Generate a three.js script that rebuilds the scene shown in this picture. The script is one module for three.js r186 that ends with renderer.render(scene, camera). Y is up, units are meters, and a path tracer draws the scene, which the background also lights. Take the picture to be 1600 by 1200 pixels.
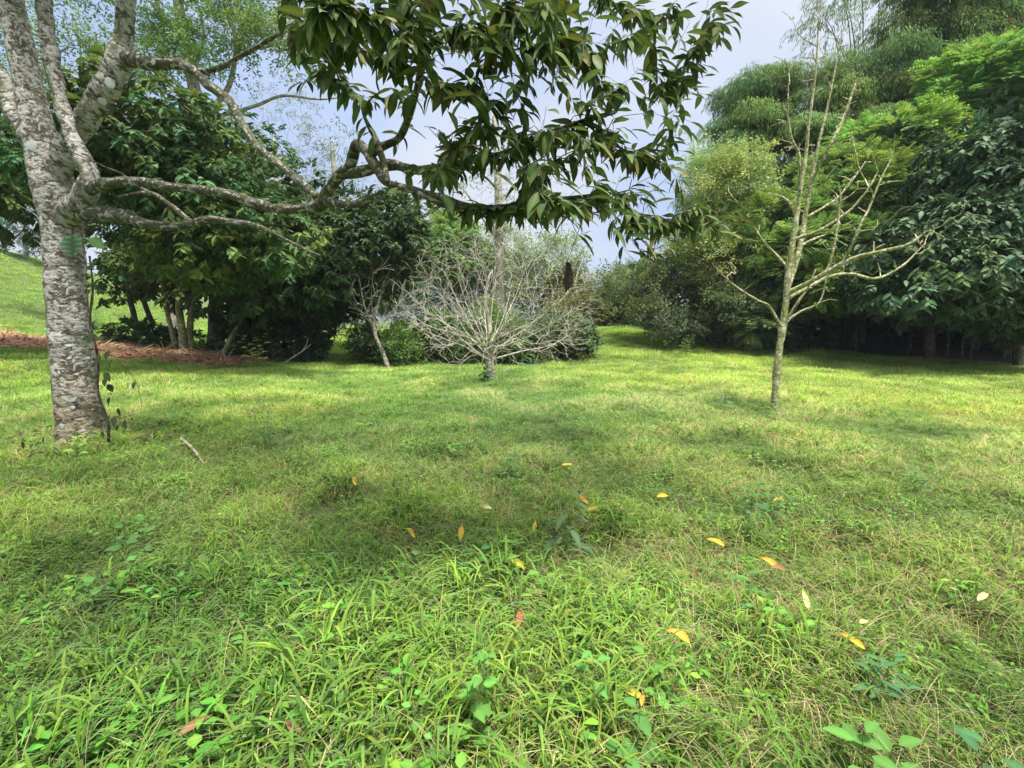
import * as THREE from 'three';
import { mergeGeometries } from 'three/addons/utils/BufferGeometryUtils.js';

// ---------- camera, sky, sun, exposure ----------
const V = (x, y, z) => new THREE.Vector3(x, y, z);
const scene = new THREE.Scene();
const EYE = 1.75, PITCH = -8 * Math.PI / 180, FOV = 80;
const camera = new THREE.PerspectiveCamera(FOV, 4 / 3, 0.05, 900);
camera.position.set(0, EYE, 0);
camera.rotation.set(PITCH, 0, 0);
scene.add(camera);
const EXPOSURE = 3.0;
const SUN = 3.0;
const SUNDIR = V(0.17, 0.92, 0.27).normalize();
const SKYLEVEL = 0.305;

// ---------- random and noise ----------
function rng(seed) { let a = seed >>> 0; return () => { a = (a + 0x6D2B79F5) | 0; let t = Math.imul(a ^ (a >>> 15), 1 | a); t = (t + Math.imul(t ^ (t >>> 7), 61 | t)) ^ t; return ((t ^ (t >>> 14)) >>> 0) / 4294967296; }; }
const hash = (x, y, z) => { let h = Math.imul(x, 374761393) ^ Math.imul(y, 668265263) ^ Math.imul(z, 2147483647 ^ 0x5bd1e995); h = Math.imul(h ^ (h >>> 13), 1274126177); return ((h ^ (h >>> 16)) >>> 0) / 4294967296; };
const sm = (t) => t * t * (3 - 2 * t);
const lerp = (a, b, t) => a + (b - a) * t;
const clamp = (x, a = 0, b = 1) => Math.min(b, Math.max(a, x));
const sstep = (a, b, x) => sm(clamp((x - a) / (b - a)));
function vnoise(x, y, z = 0, per = 0, pery = per) {       // value noise, optionally periodic
  const ix = Math.floor(x), iy = Math.floor(y), iz = Math.floor(z), fx = sm(x - ix), fy = sm(y - iy), fz = sm(z - iz);
  const w = (i, p) => p ? ((i % p) + p) % p : i;
  const c = (i, j, k) => hash(w(ix + i, per), w(iy + j, pery), iz + k);
  const l = (k) => lerp(lerp(c(0, 0, k), c(1, 0, k), fx), lerp(c(0, 1, k), c(1, 1, k), fx), fy);
  return lerp(l(0), fz ? l(1) : 0, fz);
}
function fbm(x, y, z = 0, o = 4, per = 0, pery = per) { let s = 0, a = 0.5, n = 0; for (let i = 0; i < o; i++) { s += a * vnoise(x, y, z + i * 7, per, pery); n += a; a *= 0.5; x *= 2; y *= 2; per *= 2; pery *= 2; } return s / n; }

// ---------- sky ----------
{
  const W = 1024, H = 512, d = new Float32Array(W * H * 4);
  for (let r = 0; r < H; r++) {
    const el = ((r + 0.5) / H - 0.5) * Math.PI;
    for (let c = 0; c < W; c++) {
      const az = ((c + 0.5) / W - 0.5) * 2 * Math.PI, y = Math.sin(el), x = Math.cos(el) * Math.cos(az), z = Math.cos(el) * Math.sin(az);
      const up = Math.max(y, 0), k = 1 / (up + 0.22);
      const n = fbm(x * k * 1.1 + 5, z * k * 1.1 + 9, 3, 5), n2 = fbm(x * 3 + 11, y * 5 + z * 3, 8, 3);
      let cl = sstep(0.36, 0.68, 0.75 * n + 0.25 * n2);
      cl = 0.25 + 0.75 * cl;
      const t = Math.pow(clamp(up), 0.6);
      const blue = [lerp(0.60, 0.34, t), lerp(0.74, 0.58, t), lerp(1.0, 1.1, t)], white = [0.98, 1.0, 1.03];
      const sd = Math.max(0, x * SUNDIR.x + y * SUNDIR.y + z * SUNDIR.z), glow = 2.4 * Math.pow(sd, 3.2) + 1.2 * Math.pow(sd, 30);  // wide sun veil, strengthened in the unseen upper sky as soft fill light
      const o = (r * W + c) * 4;
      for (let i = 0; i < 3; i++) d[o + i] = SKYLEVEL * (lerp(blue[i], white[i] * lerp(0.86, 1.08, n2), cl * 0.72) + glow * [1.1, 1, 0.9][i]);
      if (y < 0) { d[o] = 0.12; d[o + 1] = 0.16; d[o + 2] = 0.08; }
      d[o + 3] = 1;
    }
  }
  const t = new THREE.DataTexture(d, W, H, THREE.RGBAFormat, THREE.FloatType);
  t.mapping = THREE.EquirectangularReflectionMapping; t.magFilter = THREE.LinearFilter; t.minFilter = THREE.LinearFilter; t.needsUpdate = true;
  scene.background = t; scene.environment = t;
}
const sun = new THREE.DirectionalLight(new THREE.Color(1, 0.95, 0.86), SUN);
sun.position.copy(SUNDIR).multiplyScalar(80); sun.castShadow = true; sun.shadow.radius = 19;
sun.shadow.mapSize.set(4096, 4096);
Object.assign(sun.shadow.camera, { left: -60, right: 60, top: 60, bottom: -60, near: 1, far: 200 });
scene.add(sun); scene.add(sun.target);
scene.fog = new THREE.FogExp2(new THREE.Color(0.75, 0.82, 0.95), 0.0004);

// ---------- naming ----------
const taken = new Map();
function numbered(n) { const k = taken.get(n) ?? 0; taken.set(n, k + 1); return k ? n + '_' + String(k).padStart(3, '0') : n; }
function tag(o, label, category, group, kind) { if (label) o.userData.label = label; if (category) o.userData.category = category; if (group) o.userData.group = group; if (kind) o.userData.kind = kind; return o; }
function thing(name, label, category, pos, group) { const g = new THREE.Group(); g.name = numbered(name); if (pos) g.position.copy(pos); scene.add(g); return tag(g, label, category, group); }
function part(name, geo, mat, parent, kind) { const m = new THREE.Mesh(geo, mat); m.name = name; m.castShadow = m.receiveShadow = true; if (kind) m.userData.kind = kind; parent.add(m); return m; }

// ---------- terrain ----------
function height(x, z) {
  const d = -z; let h = 0;
  const s = Math.min(-x - 0.45 * d, 60);
  const far = sstep(7, 15, d);
  h += far * (0.09 * Math.max(0, s > 45 ? 45 : s) + 6 * sstep(10, 32, s));
  const q = x / Math.max(d, 1);
  h += 1.35 * sstep(16, 32, d) * sstep(-0.05, 0.22, q) * (1 - 0.55 * sstep(0.55, 0.8, q));
  h += 0.7 * sstep(18, 36, d) * sstep(-0.7, -0.45, q) * (1 - sstep(-0.4, -0.2, q));
  h += 0.16 * (fbm(x * 0.25 + 31, z * 0.25 + 7, 0, 2) - 0.5) * sstep(1, 5, Math.hypot(x, z)) + 0.07 * (vnoise(x * 0.9, z * 0.9, 5) - 0.5);
  return h;
}
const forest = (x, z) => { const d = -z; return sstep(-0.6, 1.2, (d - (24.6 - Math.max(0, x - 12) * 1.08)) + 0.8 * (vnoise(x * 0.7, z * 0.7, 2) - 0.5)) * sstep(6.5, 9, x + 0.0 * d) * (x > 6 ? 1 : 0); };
const dirtAt = (x, z) => {                                   // the red soil strip left of the trees
  const t = clamp((x + 27) / 17.5); const c = -16.6 - 0.5 * Math.sin(t * 3) + 0.8 * (1 - t) ; const w = lerp(1.8, 1.9, t) * (0.75 + 0.6 * vnoise(x * 0.8, z * 0.8, 4));
  return (x > -30 && x < -9.2) ? 1 - sstep(w * 0.7, w * 1.15, Math.abs(z - c)) * 1 : 0;
};
// ---------- photo pixel -> point at a depth, or on the ground ----------
const F = 600 / Math.tan(FOV * Math.PI / 360), CS = Math.cos(PITCH), SN = Math.sin(PITCH);
function ray(px, py) { const a = (px - 800) / F, b = (600 - py) / F; return V(a, b * CS + SN, b * SN - CS); }
function P(px, py, d) { const r = ray(px, py); r.multiplyScalar(d / -r.z); r.y += EYE; return r; }
function G(px, py) { const r = ray(px, py); for (let t = 0.5; t < 120; t *= 1.01) { const x = r.x * t, y = EYE + r.y * t, z = r.z * t; if (y < height(x, z)) return V(x, height(x, z), z); } return V(r.x * 120, height(r.x * 120, r.z * 120), r.z * 120); }
const GH = (px, py, dh) => { const r = ray(px, py); for (let t = 0.5; t < 120; t *= 1.008) { const x = r.x * t, y = EYE + r.y * t, z = r.z * t; if (y < height(x, z) + dh) return V(x, height(x, z) + dh, z); } return G(px, py); };
const onG = (p) => { p.y = height(p.x, p.z); return p; };
const gAt = (px, d) => { const r = ray(px, 600); r.multiplyScalar(d / -r.z); return V(r.x, height(r.x, r.z), r.z); };

// ---------- textures ----------
function dataTex(w, h, fn, srgb) {
  const d = new Uint8Array(w * h * 4);
  for (let y = 0; y < h; y++) for (let x = 0; x < w; x++) { const c = fn(x / w, y / h), o = (y * w + x) * 4; for (let i = 0; i < 3; i++) { let v = clamp(c[i]); if (srgb) v = v <= 0.0031308 ? v * 12.92 : 1.055 * Math.pow(v, 1 / 2.4) - 0.055; d[o + i] = Math.round(v * 255); } d[o + 3] = 255; }
  const t = new THREE.DataTexture(d, w, h); t.wrapS = t.wrapT = THREE.RepeatWrapping; t.magFilter = THREE.LinearFilter; t.minFilter = THREE.LinearMipmapLinearFilter; t.generateMipmaps = true; if (srgb) t.colorSpace = THREE.SRGBColorSpace; t.needsUpdate = true; return t;
}
const mix3 = (a, b, t) => [lerp(a[0], b[0], t), lerp(a[1], b[1], t), lerp(a[2], b[2], t)];
function barkMaterial(res, brown, pale, moss, seed, paleShare, mossShare, bump = 0.012) {
  const fld = (u, v) => {
    const wob = 0.35 * fbm(u * 6, v * 6, seed + 20, 2, 6);
    const dash = fbm(u * 7 + wob, v * 30 + wob * 2, seed, 5, 7, 30), fine = fbm(u * 22, v * 60, seed + 3, 3, 22, 60), patch = fbm(u * 4, v * 4, seed + 9, 4, 4), crack = Math.abs(fbm(u * 4, v * 15, seed + 31, 3, 4, 15) - 0.5);
    return { dash, fine, patch, crack };
  };
  const map = dataTex(res, res, (u, v) => {
    const { dash, fine, patch, crack } = fld(u, v);
    const p = sstep(0.5 - 0.09, 0.5 + 0.12, dash * 0.45 + patch * 0.25 + fine * 0.3 + (paleShare - 0.5) * 0.5);
    let c = mix3(brown.map((x) => x * (0.55 + 0.9 * fine)), pale.map((x) => x * (0.7 + 0.55 * fine)), p);
    const m = sstep(0.55, 0.72, fbm(u * 3, v * 3, seed + 50, 4, 3) + (mossShare - 0.5) * 0.4);
    c = mix3(c, moss.map((x) => x * (0.5 + fine)), m * 0.75);
    const sp = sstep(0.66, 0.72, fbm(u * 16, v * 20, seed + 77, 2, 16, 20)); c = mix3(c, pale.map((x) => x * 1.25), sp * 0.8); const k = sstep(0.0, 0.03, crack); return c.map((x) => x * lerp(0.35, 1, k));
  }, true);
  const bmp = dataTex(res, res, (u, v) => { const { dash, fine, crack } = fld(u, v); const h = 0.5 * dash + 0.3 * fine + 0.2 * sstep(0, 0.03, crack); return [h, h, h]; });
  return new THREE.MeshStandardMaterial({ map, bumpMap: bmp, bumpScale: bump, roughness: 0.92, vertexColors: true });
}
const M = {};
M.barkMain = barkMaterial(1024, [0.082, 0.07, 0.05], [0.36, 0.35, 0.31], [0.07, 0.08, 0.022], 1, 0.52, 0.47, 0.022);
M.barkLimb = barkMaterial(512, [0.05, 0.042, 0.026], [0.27, 0.265, 0.22], [0.05, 0.058, 0.016], 3, 0.44, 0.62, 0.02);
M.barkLichen = barkMaterial(512, [0.13, 0.105, 0.06], [0.36, 0.35, 0.25], [0.15, 0.17, 0.04], 5, 0.52, 0.52, 0.01);
M.barkDark = barkMaterial(256, [0.045, 0.035, 0.025], [0.12, 0.115, 0.095], [0.05, 0.06, 0.02], 8, 0.42, 0.45, 0.01);
M.barkPale = barkMaterial(256, [0.2, 0.18, 0.14], [0.46, 0.44, 0.38], [0.14, 0.16, 0.06], 11, 0.55, 0.35, 0.008);
const leafMat = (o = {}) => new THREE.MeshPhysicalMaterial({ color: 0xffffff, vertexColors: true, roughness: 1, transmission: 0.36, thickness: 0, side: THREE.DoubleSide, ior: 1.4, specularIntensity: 0.5, ...o });
M.leafMain = leafMat({ clearcoat: 0.22, clearcoatRoughness: 0.42, transmission: 0.3 });
M.leaf = leafMat();
M.leafGloss = leafMat({ transmission: 0.2, clearcoat: 0.34, clearcoatRoughness: 0.45 });
M.grass = leafMat({ transmission: 0.46 });
M.dry = leafMat({ transmission: 0.25, roughness: 1 });
M.twig = new THREE.MeshStandardMaterial({ vertexColors: true, roughness: 0.95 });
M.lichen = new THREE.MeshStandardMaterial({ color: new THREE.Color().setRGB(0.36, 0.4, 0.36), roughness: 0.95 });
M.deadLeaf = leafMat({ transmission: 0.15 });

// ---------- geometry builder ----------
class GB {
  constructor() { this.p = []; this.c = []; this.u = []; this.n = []; this.i = []; this.hasN = false; }
  vert(v, c, u = 0, w = 0) { this.p.push(v.x, v.y, v.z); this.c.push(c[0], c[1], c[2]); this.u.push(u, w); return this.p.length / 3 - 1; }
  tri(a, b, c) { this.i.push(a, b, c); }
  quad(a, b, c, d) { this.i.push(a, b, c, a, c, d); }
  build(smooth) {
    const g = new THREE.BufferGeometry();
    g.setAttribute('position', new THREE.Float32BufferAttribute(this.p, 3)); g.setAttribute('color', new THREE.Float32BufferAttribute(this.c, 3)); g.setAttribute('uv', new THREE.Float32BufferAttribute(this.u, 2));
    g.setIndex(this.i);
    if (smooth) g.computeVertexNormals();
    return g;
  }
}
const _q = new THREE.Quaternion();
function frame(dir, up) { const z = dir.clone().normalize(); let x = up.clone().cross(z); if (x.lengthSq() < 1e-6) x = V(1, 0, 0).cross(z); x.normalize(); const y = z.clone().cross(x); return { x, y, z }; }
// a leaf from `base` along `dir`, its upper face towards `up`
function leafInto(b, base, dir, up, len, wid, o) {
  const { rows = 4, droop = 0.5, fold = 0.25, col = [0.06, 0.12, 0.03], mid = 1.25, wave = 0, tipPow = 1, stem = 0, widest = 0.42, tipcol } = o;
  const f = frame(dir, up); let prev; const r = o.r ?? Math.random;
  let p = base.clone(), ang = 0; const step = len / rows;
  const down = V(0, -1, 0);
  let d = f.z.clone();
  if (stem) { p.addScaledVector(d, stem); }
  for (let k = 0; k <= rows; k++) {
    const t = k / rows, w = wid * 0.5 * (t < widest ? Math.sin((t / widest) * Math.PI / 2) ** 0.75 : Math.cos(((t - widest) / (1 - widest)) * Math.PI / 2) ** tipPow);
    const nrm = d.clone().cross(f.x).negate().normalize(); // roughly the upper side
    const n2 = f.x.clone().cross(d).negate();
    const upn = (n2.dot(f.y) < 0 ? n2.negate() : n2).normalize();
    const wv = wave ? wave * wid * Math.sin(t * 9 + wave * 50) : 0;
    const cc = tipcol ? mix3(col, tipcol, t) : col;
    const st = o.stripe && k % 2 ? o.stripe : cc, a = b.vert(p, cc.map((x) => x * mid));
    if (k === 0 || k === rows) { if (k === rows) { b.tri(prev.l, prev.m, a); b.tri(prev.m, prev.rr, a); } else prev = { m: a, l: a, rr: a, first: true }; }
    else {
      const L = b.vert(p.clone().addScaledVector(f.x, -w).addScaledVector(upn, fold * w + wv), st), R = b.vert(p.clone().addScaledVector(f.x, w).addScaledVector(upn, fold * w - wv), st);
      if (prev.first) { b.tri(prev.m, a, L); b.tri(prev.m, R, a); } else { b.quad(prev.l, prev.m, a, L); b.quad(prev.m, prev.rr, R, a); }
      prev = { m: a, l: L, rr: R };
    }
    d.addScaledVector(down, droop / rows * (0.4 + t)).normalize();
    p = p.clone().addScaledVector(d, step);
  }
}
// tube along points with radii; uv in metres
function tubeInto(b, pts, rad, nr, col = [1, 1, 1], o = {}) {
  const n = pts.length; if (n < 2) return;
  let t0 = pts[1].clone().sub(pts[0]).normalize(), u = V(0, 0, 1); if (Math.abs(u.dot(t0)) > 0.9) u = V(1, 0, 0);
  u.addScaledVector(t0, -u.dot(t0)).normalize();
  let len = o.v0 ?? 0, rows = [];
  for (let k = 0; k < n; k++) {
    const t = (k < n - 1 ? pts[k + 1].clone().sub(pts[Math.max(0, k - 1)]) : pts[k].clone().sub(pts[k - 1])).normalize();
    u.addScaledVector(t, -u.dot(t)).normalize(); const w = t.clone().cross(u);
    if (k) len += pts[k].distanceTo(pts[k - 1]);
    const row = [];
    for (let j = 0; j <= nr; j++) {
      const a = (j / nr) * Math.PI * 2 - Math.PI / 2, cs = Math.cos(a), sn = Math.sin(a);
      let r = rad[k]; const q = pts[k].clone().addScaledVector(u, cs * r).addScaledVector(w, sn * r);
      if (o.lump) { const m = 1 + o.lump * (fbm(q.x * o.freq, q.y * o.freq, q.z * o.freq, 2) - 0.5) * 2; q.copy(pts[k]).addScaledVector(u, cs * r * m).addScaledVector(w, sn * r * m); }
      const c = o.colFn ? o.colFn(k / (n - 1), q) : col;
      row.push(b.vert(q, c, (j / nr) * Math.max(o.uCirc ?? rad[0] * 6.283, 0.02), len));
    }
    rows.push(row);
  }
  for (let k = 0; k < n - 1; k++) for (let j = 0; j < nr; j++) b.quad(rows[k][j], rows[k][j + 1], rows[k + 1][j + 1], rows[k + 1][j]);
  if (!o.open) { const c = b.vert(pts[n - 1], col, 0, len); for (let j = 0; j < nr; j++) b.tri(rows[n - 1][j], rows[n - 1][j + 1], c); }
}
function smoothPath(pts, rad, step) {
  const c = new THREE.CatmullRomCurve3(pts, false, 'centripetal'), L = c.getLength(), n = Math.max(2, Math.ceil(L / step)), out = [], rr = [];
  for (let k = 0; k <= n; k++) { const t = k / n; out.push(c.getPoint(t)); const s = t * (rad.length - 1), i = Math.min(rad.length - 2, Math.floor(s)); rr.push(lerp(rad[i], rad[i + 1], s - i)); }
  return { pts: out, rad: rr };
}

// ---------- skeleton growing ----------
class Skeleton {
  constructor(seed) { this.nodes = []; this.R = rng(seed); }
  add(p, parent, r = 0, limb = -1) { this.nodes.push({ p, parent, r, fixed: r > 0, kids: [], limb }); const i = this.nodes.length - 1; if (parent >= 0) this.nodes[parent].kids.push(i); return i; }
  path(pts, rad, step, parent = -1, limb = -1) {           // a traced limb; returns node ids
    const s = smoothPath(pts, rad, step), ids = []; let at = parent;
    s.pts.forEach((p, k) => { if (k === 0 && parent >= 0 && p.distanceTo(this.nodes[parent].p) < 1e-4) { ids.push(parent); return; } at = this.add(p, at, s.rad[k], limb); ids.push(at); });
    return ids;
  }
  nearest(p) { let b = -1, d = 1e9; this.nodes.forEach((n, i) => { const q = n.p.distanceToSquared(p); if (q < d) { d = q; b = i; } }); return b; }
  dirOf(i) { const n = this.nodes[i]; if (n.parent < 0) return V(0, 1, 0); const d = n.p.clone().sub(this.nodes[n.parent].p); return d.lengthSq() > 1e-9 ? d.normalize() : V(0, 1, 0); }
  grow(targets, { step = 0.2, jitter = 0.12, turn = 0.9, lift = 0, minNode = 0, follow = 0.45, curl = 0 } = {}) {
    const start = this.nodes[minNode].p, R = this.R, tips = [];
    const ts = [...targets].sort((a, b) => a.distanceToSquared(start) - b.distanceToSquared(start));
    for (const t of ts) {
      let best = -1, bc = 1e9;
      for (let i = minNode; i < this.nodes.length; i++) { const n = this.nodes[i], v = t.clone().sub(n.p), L = v.length(); if (L > bc) continue; const c = L * (1 + turn * (1 - v.dot(n.dir ??= this.dirOf(i)) / Math.max(L, 1e-6)) ) + (n.kids.length > 2 ? L * 0.3 : 0); if (c < bc) { bc = c; best = i; } }
      const a = this.nodes[best], L = a.p.distanceTo(t), c1 = a.p.clone().addScaledVector(a.dir ?? this.dirOf(best), L * follow); c1.y += lift * L;
      const n = Math.max(1, Math.round(L / step)); let at = best; const limb = a.limb;
      for (let k = 1; k <= n; k++) {
        const s = k / n, q = a.p.clone().multiplyScalar((1 - s) * (1 - s)).addScaledVector(c1, 2 * s * (1 - s)).addScaledVector(t, s * s);
        if (k < n) q.add(V(R() - 0.5, R() - 0.5, R() - 0.5).multiplyScalar(jitter * step * 2));
        at = this.add(q, at, 0, limb < 0 ? -1 : limb);
      }
      tips.push(at);
    }
    return tips;
  }
  radii(tip, pow = 2.3, cap = 0.85) {
    for (let i = this.nodes.length - 1; i >= 0; i--) { const n = this.nodes[i]; n.w = n.kids.length ? n.kids.reduce((s, k) => s + this.nodes[k].w, 0) : 1; }
    this.nodes.forEach((n) => { if (!n.fixed) { n.r = tip * Math.pow(n.w, 1 / pow); } });
    this.nodes.forEach((n) => { if (!n.fixed && n.parent >= 0) n.r = Math.min(n.r, this.nodes[n.parent].r * cap + tip * 0.15); });
  }
  // chains as {pts, rad, order, root}
  chains() {
    const out = [], stack = [];
    this.nodes.forEach((n, i) => { if (n.parent < 0) stack.push([i, -1, 0]); });
    while (stack.length) {
      const [s, from, order] = stack.pop(); const ids = from >= 0 ? [from, s] : [s]; let i = s;
      for (;;) {
        const n = this.nodes[i]; if (!n.kids.length) break;
        let b = n.kids[0]; for (const k of n.kids) { const A = this.nodes[k], B = this.nodes[b]; if ((A.fixed ? 10 : 0) + A.r > (B.fixed ? 10 : 0) + B.r) b = k; }
        for (const k of n.kids) if (k !== b) stack.push([k, i, order + 1]);
        ids.push(b); i = b;
      }
      const pts = ids.map((k) => this.nodes[k].p), rad = ids.map((k) => this.nodes[k].r); if (from >= 0) rad[0] = Math.min(rad[0] * 0.9, rad[1] * 1.35);
      out.push({ pts, rad, order, id: s, limb: this.nodes[s].limb });
    }
    return out;
  }
}
const sides = (r, d = 6) => Math.max(3, Math.min(18, Math.round(3 + r * 900 / d)));

// ---------- leaf sprays (instanced) ----------
function spray(kind, seed) {
  const b = new GB(), R = rng(seed), J = (s) => (R() - 0.5) * 2 * s, base = [1, 1, 1];
  const tone = () => { const k = 0.65 + 0.7 * R(); return [k * (0.9 + 0.3 * R()), k, k * (0.75 + 0.4 * R())]; };
  const L = (p, d, len, w, o = {}) => leafInto(b, p, d, V(J(0.35), 1, J(0.35)), len, w, { rows: 2, droop: 0.35, fold: 0.3, col: tone(), mid: 1.1, ...o });
  if (kind === 'broad') for (let k = 0; k < 9; k++) { const a = k * 2.4 + J(0.4), t = 0.25 + 0.75 * k / 9, p = V(J(0.05), 0.05 * J(1) - t * t * 0.1, t * 0.55); L(p, V(Math.sin(a) * 0.9, 0.35 * Math.cos(a) - 0.15, 0.55 + J(0.3)), 0.42 + J(0.1), 0.17 + J(0.03), { rows: 3, droop: 0.7 }); }
  if (kind === 'fine') for (let k = 0; k < 26; k++) { const p = V(J(0.38), J(0.2), R() * 0.9), v = V(J(1), J(0.5), 0.4 + J(0.6)); L(p, v, 0.19 + J(0.06), 0.095 + J(0.02), { rows: 2 }); }
  if (kind === 'narrow') for (let k = 0; k < 22; k++) { const t = R(), p = V(J(0.16), -t * t * 0.25 + J(0.08), t * 0.9); L(p, V(J(0.8), -0.35 + J(0.4), 0.5 + R()), 0.3 + J(0.08), 0.045, { rows: 2, droop: 0.8 }); }
  if (kind === 'pinnate') for (let f = 0; f < 4; f++) { const a = J(0.9), d = V(Math.sin(a), 0.15 + J(0.25), Math.cos(a)).normalize(), sd = V(d.z, 0, -d.x); for (let k = 1; k < 9; k++) { const t = k / 9, p = d.clone().multiplyScalar(t * 0.95); p.y -= t * t * 0.25; for (const s of [-1, 1]) L(p, sd.clone().multiplyScalar(s).addScaledVector(d, 0.55), 0.26 * Math.sin(0.4 + t * 2.4), 0.085, { rows: 2, droop: 0.3, fold: 0.15 }); } }
  if (kind === 'bamboo') for (let k = 0; k < 30; k++) { const t = R(), a = J(0.5), p = V(Math.sin(a) * t * 0.6 + J(0.1), -t * t * 0.55 + J(0.12), t * 0.85); L(p, V(J(0.55), -0.75 + J(0.4), 0.55 + J(0.4)), 0.27 + J(0.08), 0.04, { rows: 2, droop: 0.6, fold: 0.1 }); }
  return b.build(false);
}
const SPR = {}; for (const [k, s] of [['broad', 11], ['fine', 22], ['narrow', 33], ['pinnate', 44], ['bamboo', 55]]) SPR[k] = [spray(k, s), spray(k, s + 100), spray(k, s + 200)];

const _m = new THREE.Matrix4(), _s = new THREE.Vector3();
function basis(f, s) { return new THREE.Matrix4().makeBasis(f.x.clone().multiplyScalar(s), f.y.clone().multiplyScalar(s), f.z.clone().multiplyScalar(s)); }
// items: {p, dir, s, col}
function instanced(name, geo, mat, items, parent) {
  const im = new THREE.InstancedMesh(geo, mat, items.length); im.name = name; im.castShadow = im.receiveShadow = true; const c = new THREE.Color();
  items.forEach((it, k) => { const m = basis(frame(it.dir, it.up ?? V(0, 1, 0)), it.s); m.setPosition(it.p); im.setMatrixAt(k, m); im.setColorAt(k, c.setRGB(...it.col)); });
  im.userData.kind = 'stuff'; parent?.add(im); return im;
}
// lobes spread through an ellipsoid in world space
function lobesIn(c, r, n, rel, R) {
  const out = [];
  for (let k = 0; k < n; k++) {
    const u = V(R() * 2 - 1, R() * 2 - 1, R() * 2 - 1); if (u.lengthSq() > 1) { k--; continue; }
    const L = u.length(); u.multiplyScalar(Math.pow(L, 0.35) / L * 0.85); const s = rel * (0.65 + 0.7 * R());
    out.push({ c: V(c.x + u.x * r[0], c.y + u.y * r[1], c.z + u.z * r[2]), r: [r[0] * s * 1.1, r[1] * s * 0.85, r[2] * s * 1.1] });
  }
  return out;
}
function foliage(parent, kind, mat, lobes, n, size, col, seed, o = {}) {
  const R = rng(seed), sets = [[], [], []], vol = lobes.map((l) => Math.pow(l.r[0] * l.r[1] * l.r[2], 2 / 3)), tot = vol.reduce((a, b) => a + b, 0), out = parent.position;
  const hue = o.hue ?? 0.25, hang = o.hang ?? 0.25; col = col.map((x) => x * 1.45);
  lobes.forEach((l, li) => {
    const m = Math.round(n * vol[li] / tot), tone = 0.78 + 0.44 * R(), warm = (R() - 0.5) * hue;
    for (let k = 0; k < m; k++) {
      let u = V(R() * 2 - 1, R() * 2 - 1, R() * 2 - 1); if (u.lengthSq() > 1 || u.lengthSq() < 0.01) { k--; continue; } u.normalize();
      if (u.y < -0.2 && R() < (o.underCut ?? 0.5)) u.y *= -1;
      const q = 1 - 0.55 * R() * R() - (R() < 0.1 ? -0.18 : 0), p = V(l.c.x + u.x * l.r[0] * q, l.c.y + u.y * l.r[1] * q, l.c.z + u.z * l.r[2] * q);
      if (p.y < height(p.x, p.z) + (o.clear ?? 0.05)) continue;
      const dir = u.clone().add(V((R() - 0.5) * 0.9, -hang + (R() - 0.5) * 0.6, (R() - 0.5) * 0.9));
      const v = tone * (0.75 + 0.5 * R()), w = warm + (R() - 0.5) * hue * 0.6;
      sets[k % 3].push({ p: p.sub(out), dir, s: size * (0.7 + 0.6 * R()), col: [col[0] * v * (1 + w * 1.3), col[1] * v * (1 + w * 0.3), col[2] * v * (1 - w)] });
    }
  });
  sets.forEach((s, k) => s.length && instanced('foliage', SPR[kind][k], mat, s, parent));
}
function skeletonMeshes(sk, parent, mat, o = {}) {           // trunk, branches by limb, twigs
  const ch = sk.chains(), groups = new Map(), d = o.dist ?? 8;
  for (const c of ch) {
    const key = c.limb >= 0 ? 'limb' + c.limb : c.order === 0 ? 'trunk' : (o.byBranch && c.rad[1] > (o.branchR ?? 0.015)) ? 'b' + c.id : 'branches';
    if (!groups.has(key)) groups.set(key, new GB());
    const R0 = c.rad[0]; tubeInto(groups.get(key), c.pts.map((p) => p.clone().sub(parent.position)), c.rad, sides(R0, d), o.col ?? [1, 1, 1], { lump: o.lump, freq: o.freq, uCirc: Math.max(R0 * 6.28, 0.03), v0: (c.id % 17) * 0.31 });
  }
  for (const [k, b] of groups) part(k === 'trunk' ? 'trunk' : k === 'branches' ? (o.twigName ?? 'branches') : 'branch', b.build(true), mat, parent, k === 'branches' ? 'stuff' : undefined);
}

// ---------- ground ----------
{
  const N = 260, b = new GB(), S = (t) => 160 * (Math.sinh(t * 4.2) / Math.sinh(4.2));
  for (let j = 0; j <= N; j++) for (let i = 0; i <= N; i++) {
    const x = S(i / N * 2 - 1), z = S(j / N * 2 - 1) - 8, y = height(x, z);
    const f = forest(x, z), n = fbm(x * 0.35, z * 0.35, 3, 3), dist = Math.hypot(x, z), far = sstep(8, 30, dist);
    let c = mix3([0.07, 0.085, 0.03], [0.11, 0.185, 0.034], 0.35 * far + 0.5 * n); c = mix3(c, [0.016, 0.012, 0.008], f);  // forest floor painted near black to stand for shade under the canopy
    c = mix3(c, [0.16, 0.075, 0.03], dirtAt(x, z) * 0.7);
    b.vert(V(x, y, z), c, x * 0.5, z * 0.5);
  }
  for (let j = 0; j < N; j++) for (let i = 0; i < N; i++) { const a = j * (N + 1) + i; b.quad(a, a + N + 1, a + N + 2, a + 1); }
  const map = dataTex(512, 512, (u, v) => { const n = fbm(u * 12, v * 12, 1, 5, 12), f = fbm(u * 60, v * 60, 4, 2, 60); const k = 0.55 + 0.5 * n + 0.4 * (f - 0.5); return [k * 1.05, k, k * 0.9]; }, true);
  const bm = dataTex(512, 512, (u, v) => { const n = fbm(u * 24, v * 24, 2, 4, 24); return [n, n, n]; });
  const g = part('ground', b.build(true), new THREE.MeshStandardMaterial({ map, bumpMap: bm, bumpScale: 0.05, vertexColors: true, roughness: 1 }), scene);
  tag(g, null, null, null, 'structure');
}
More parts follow.
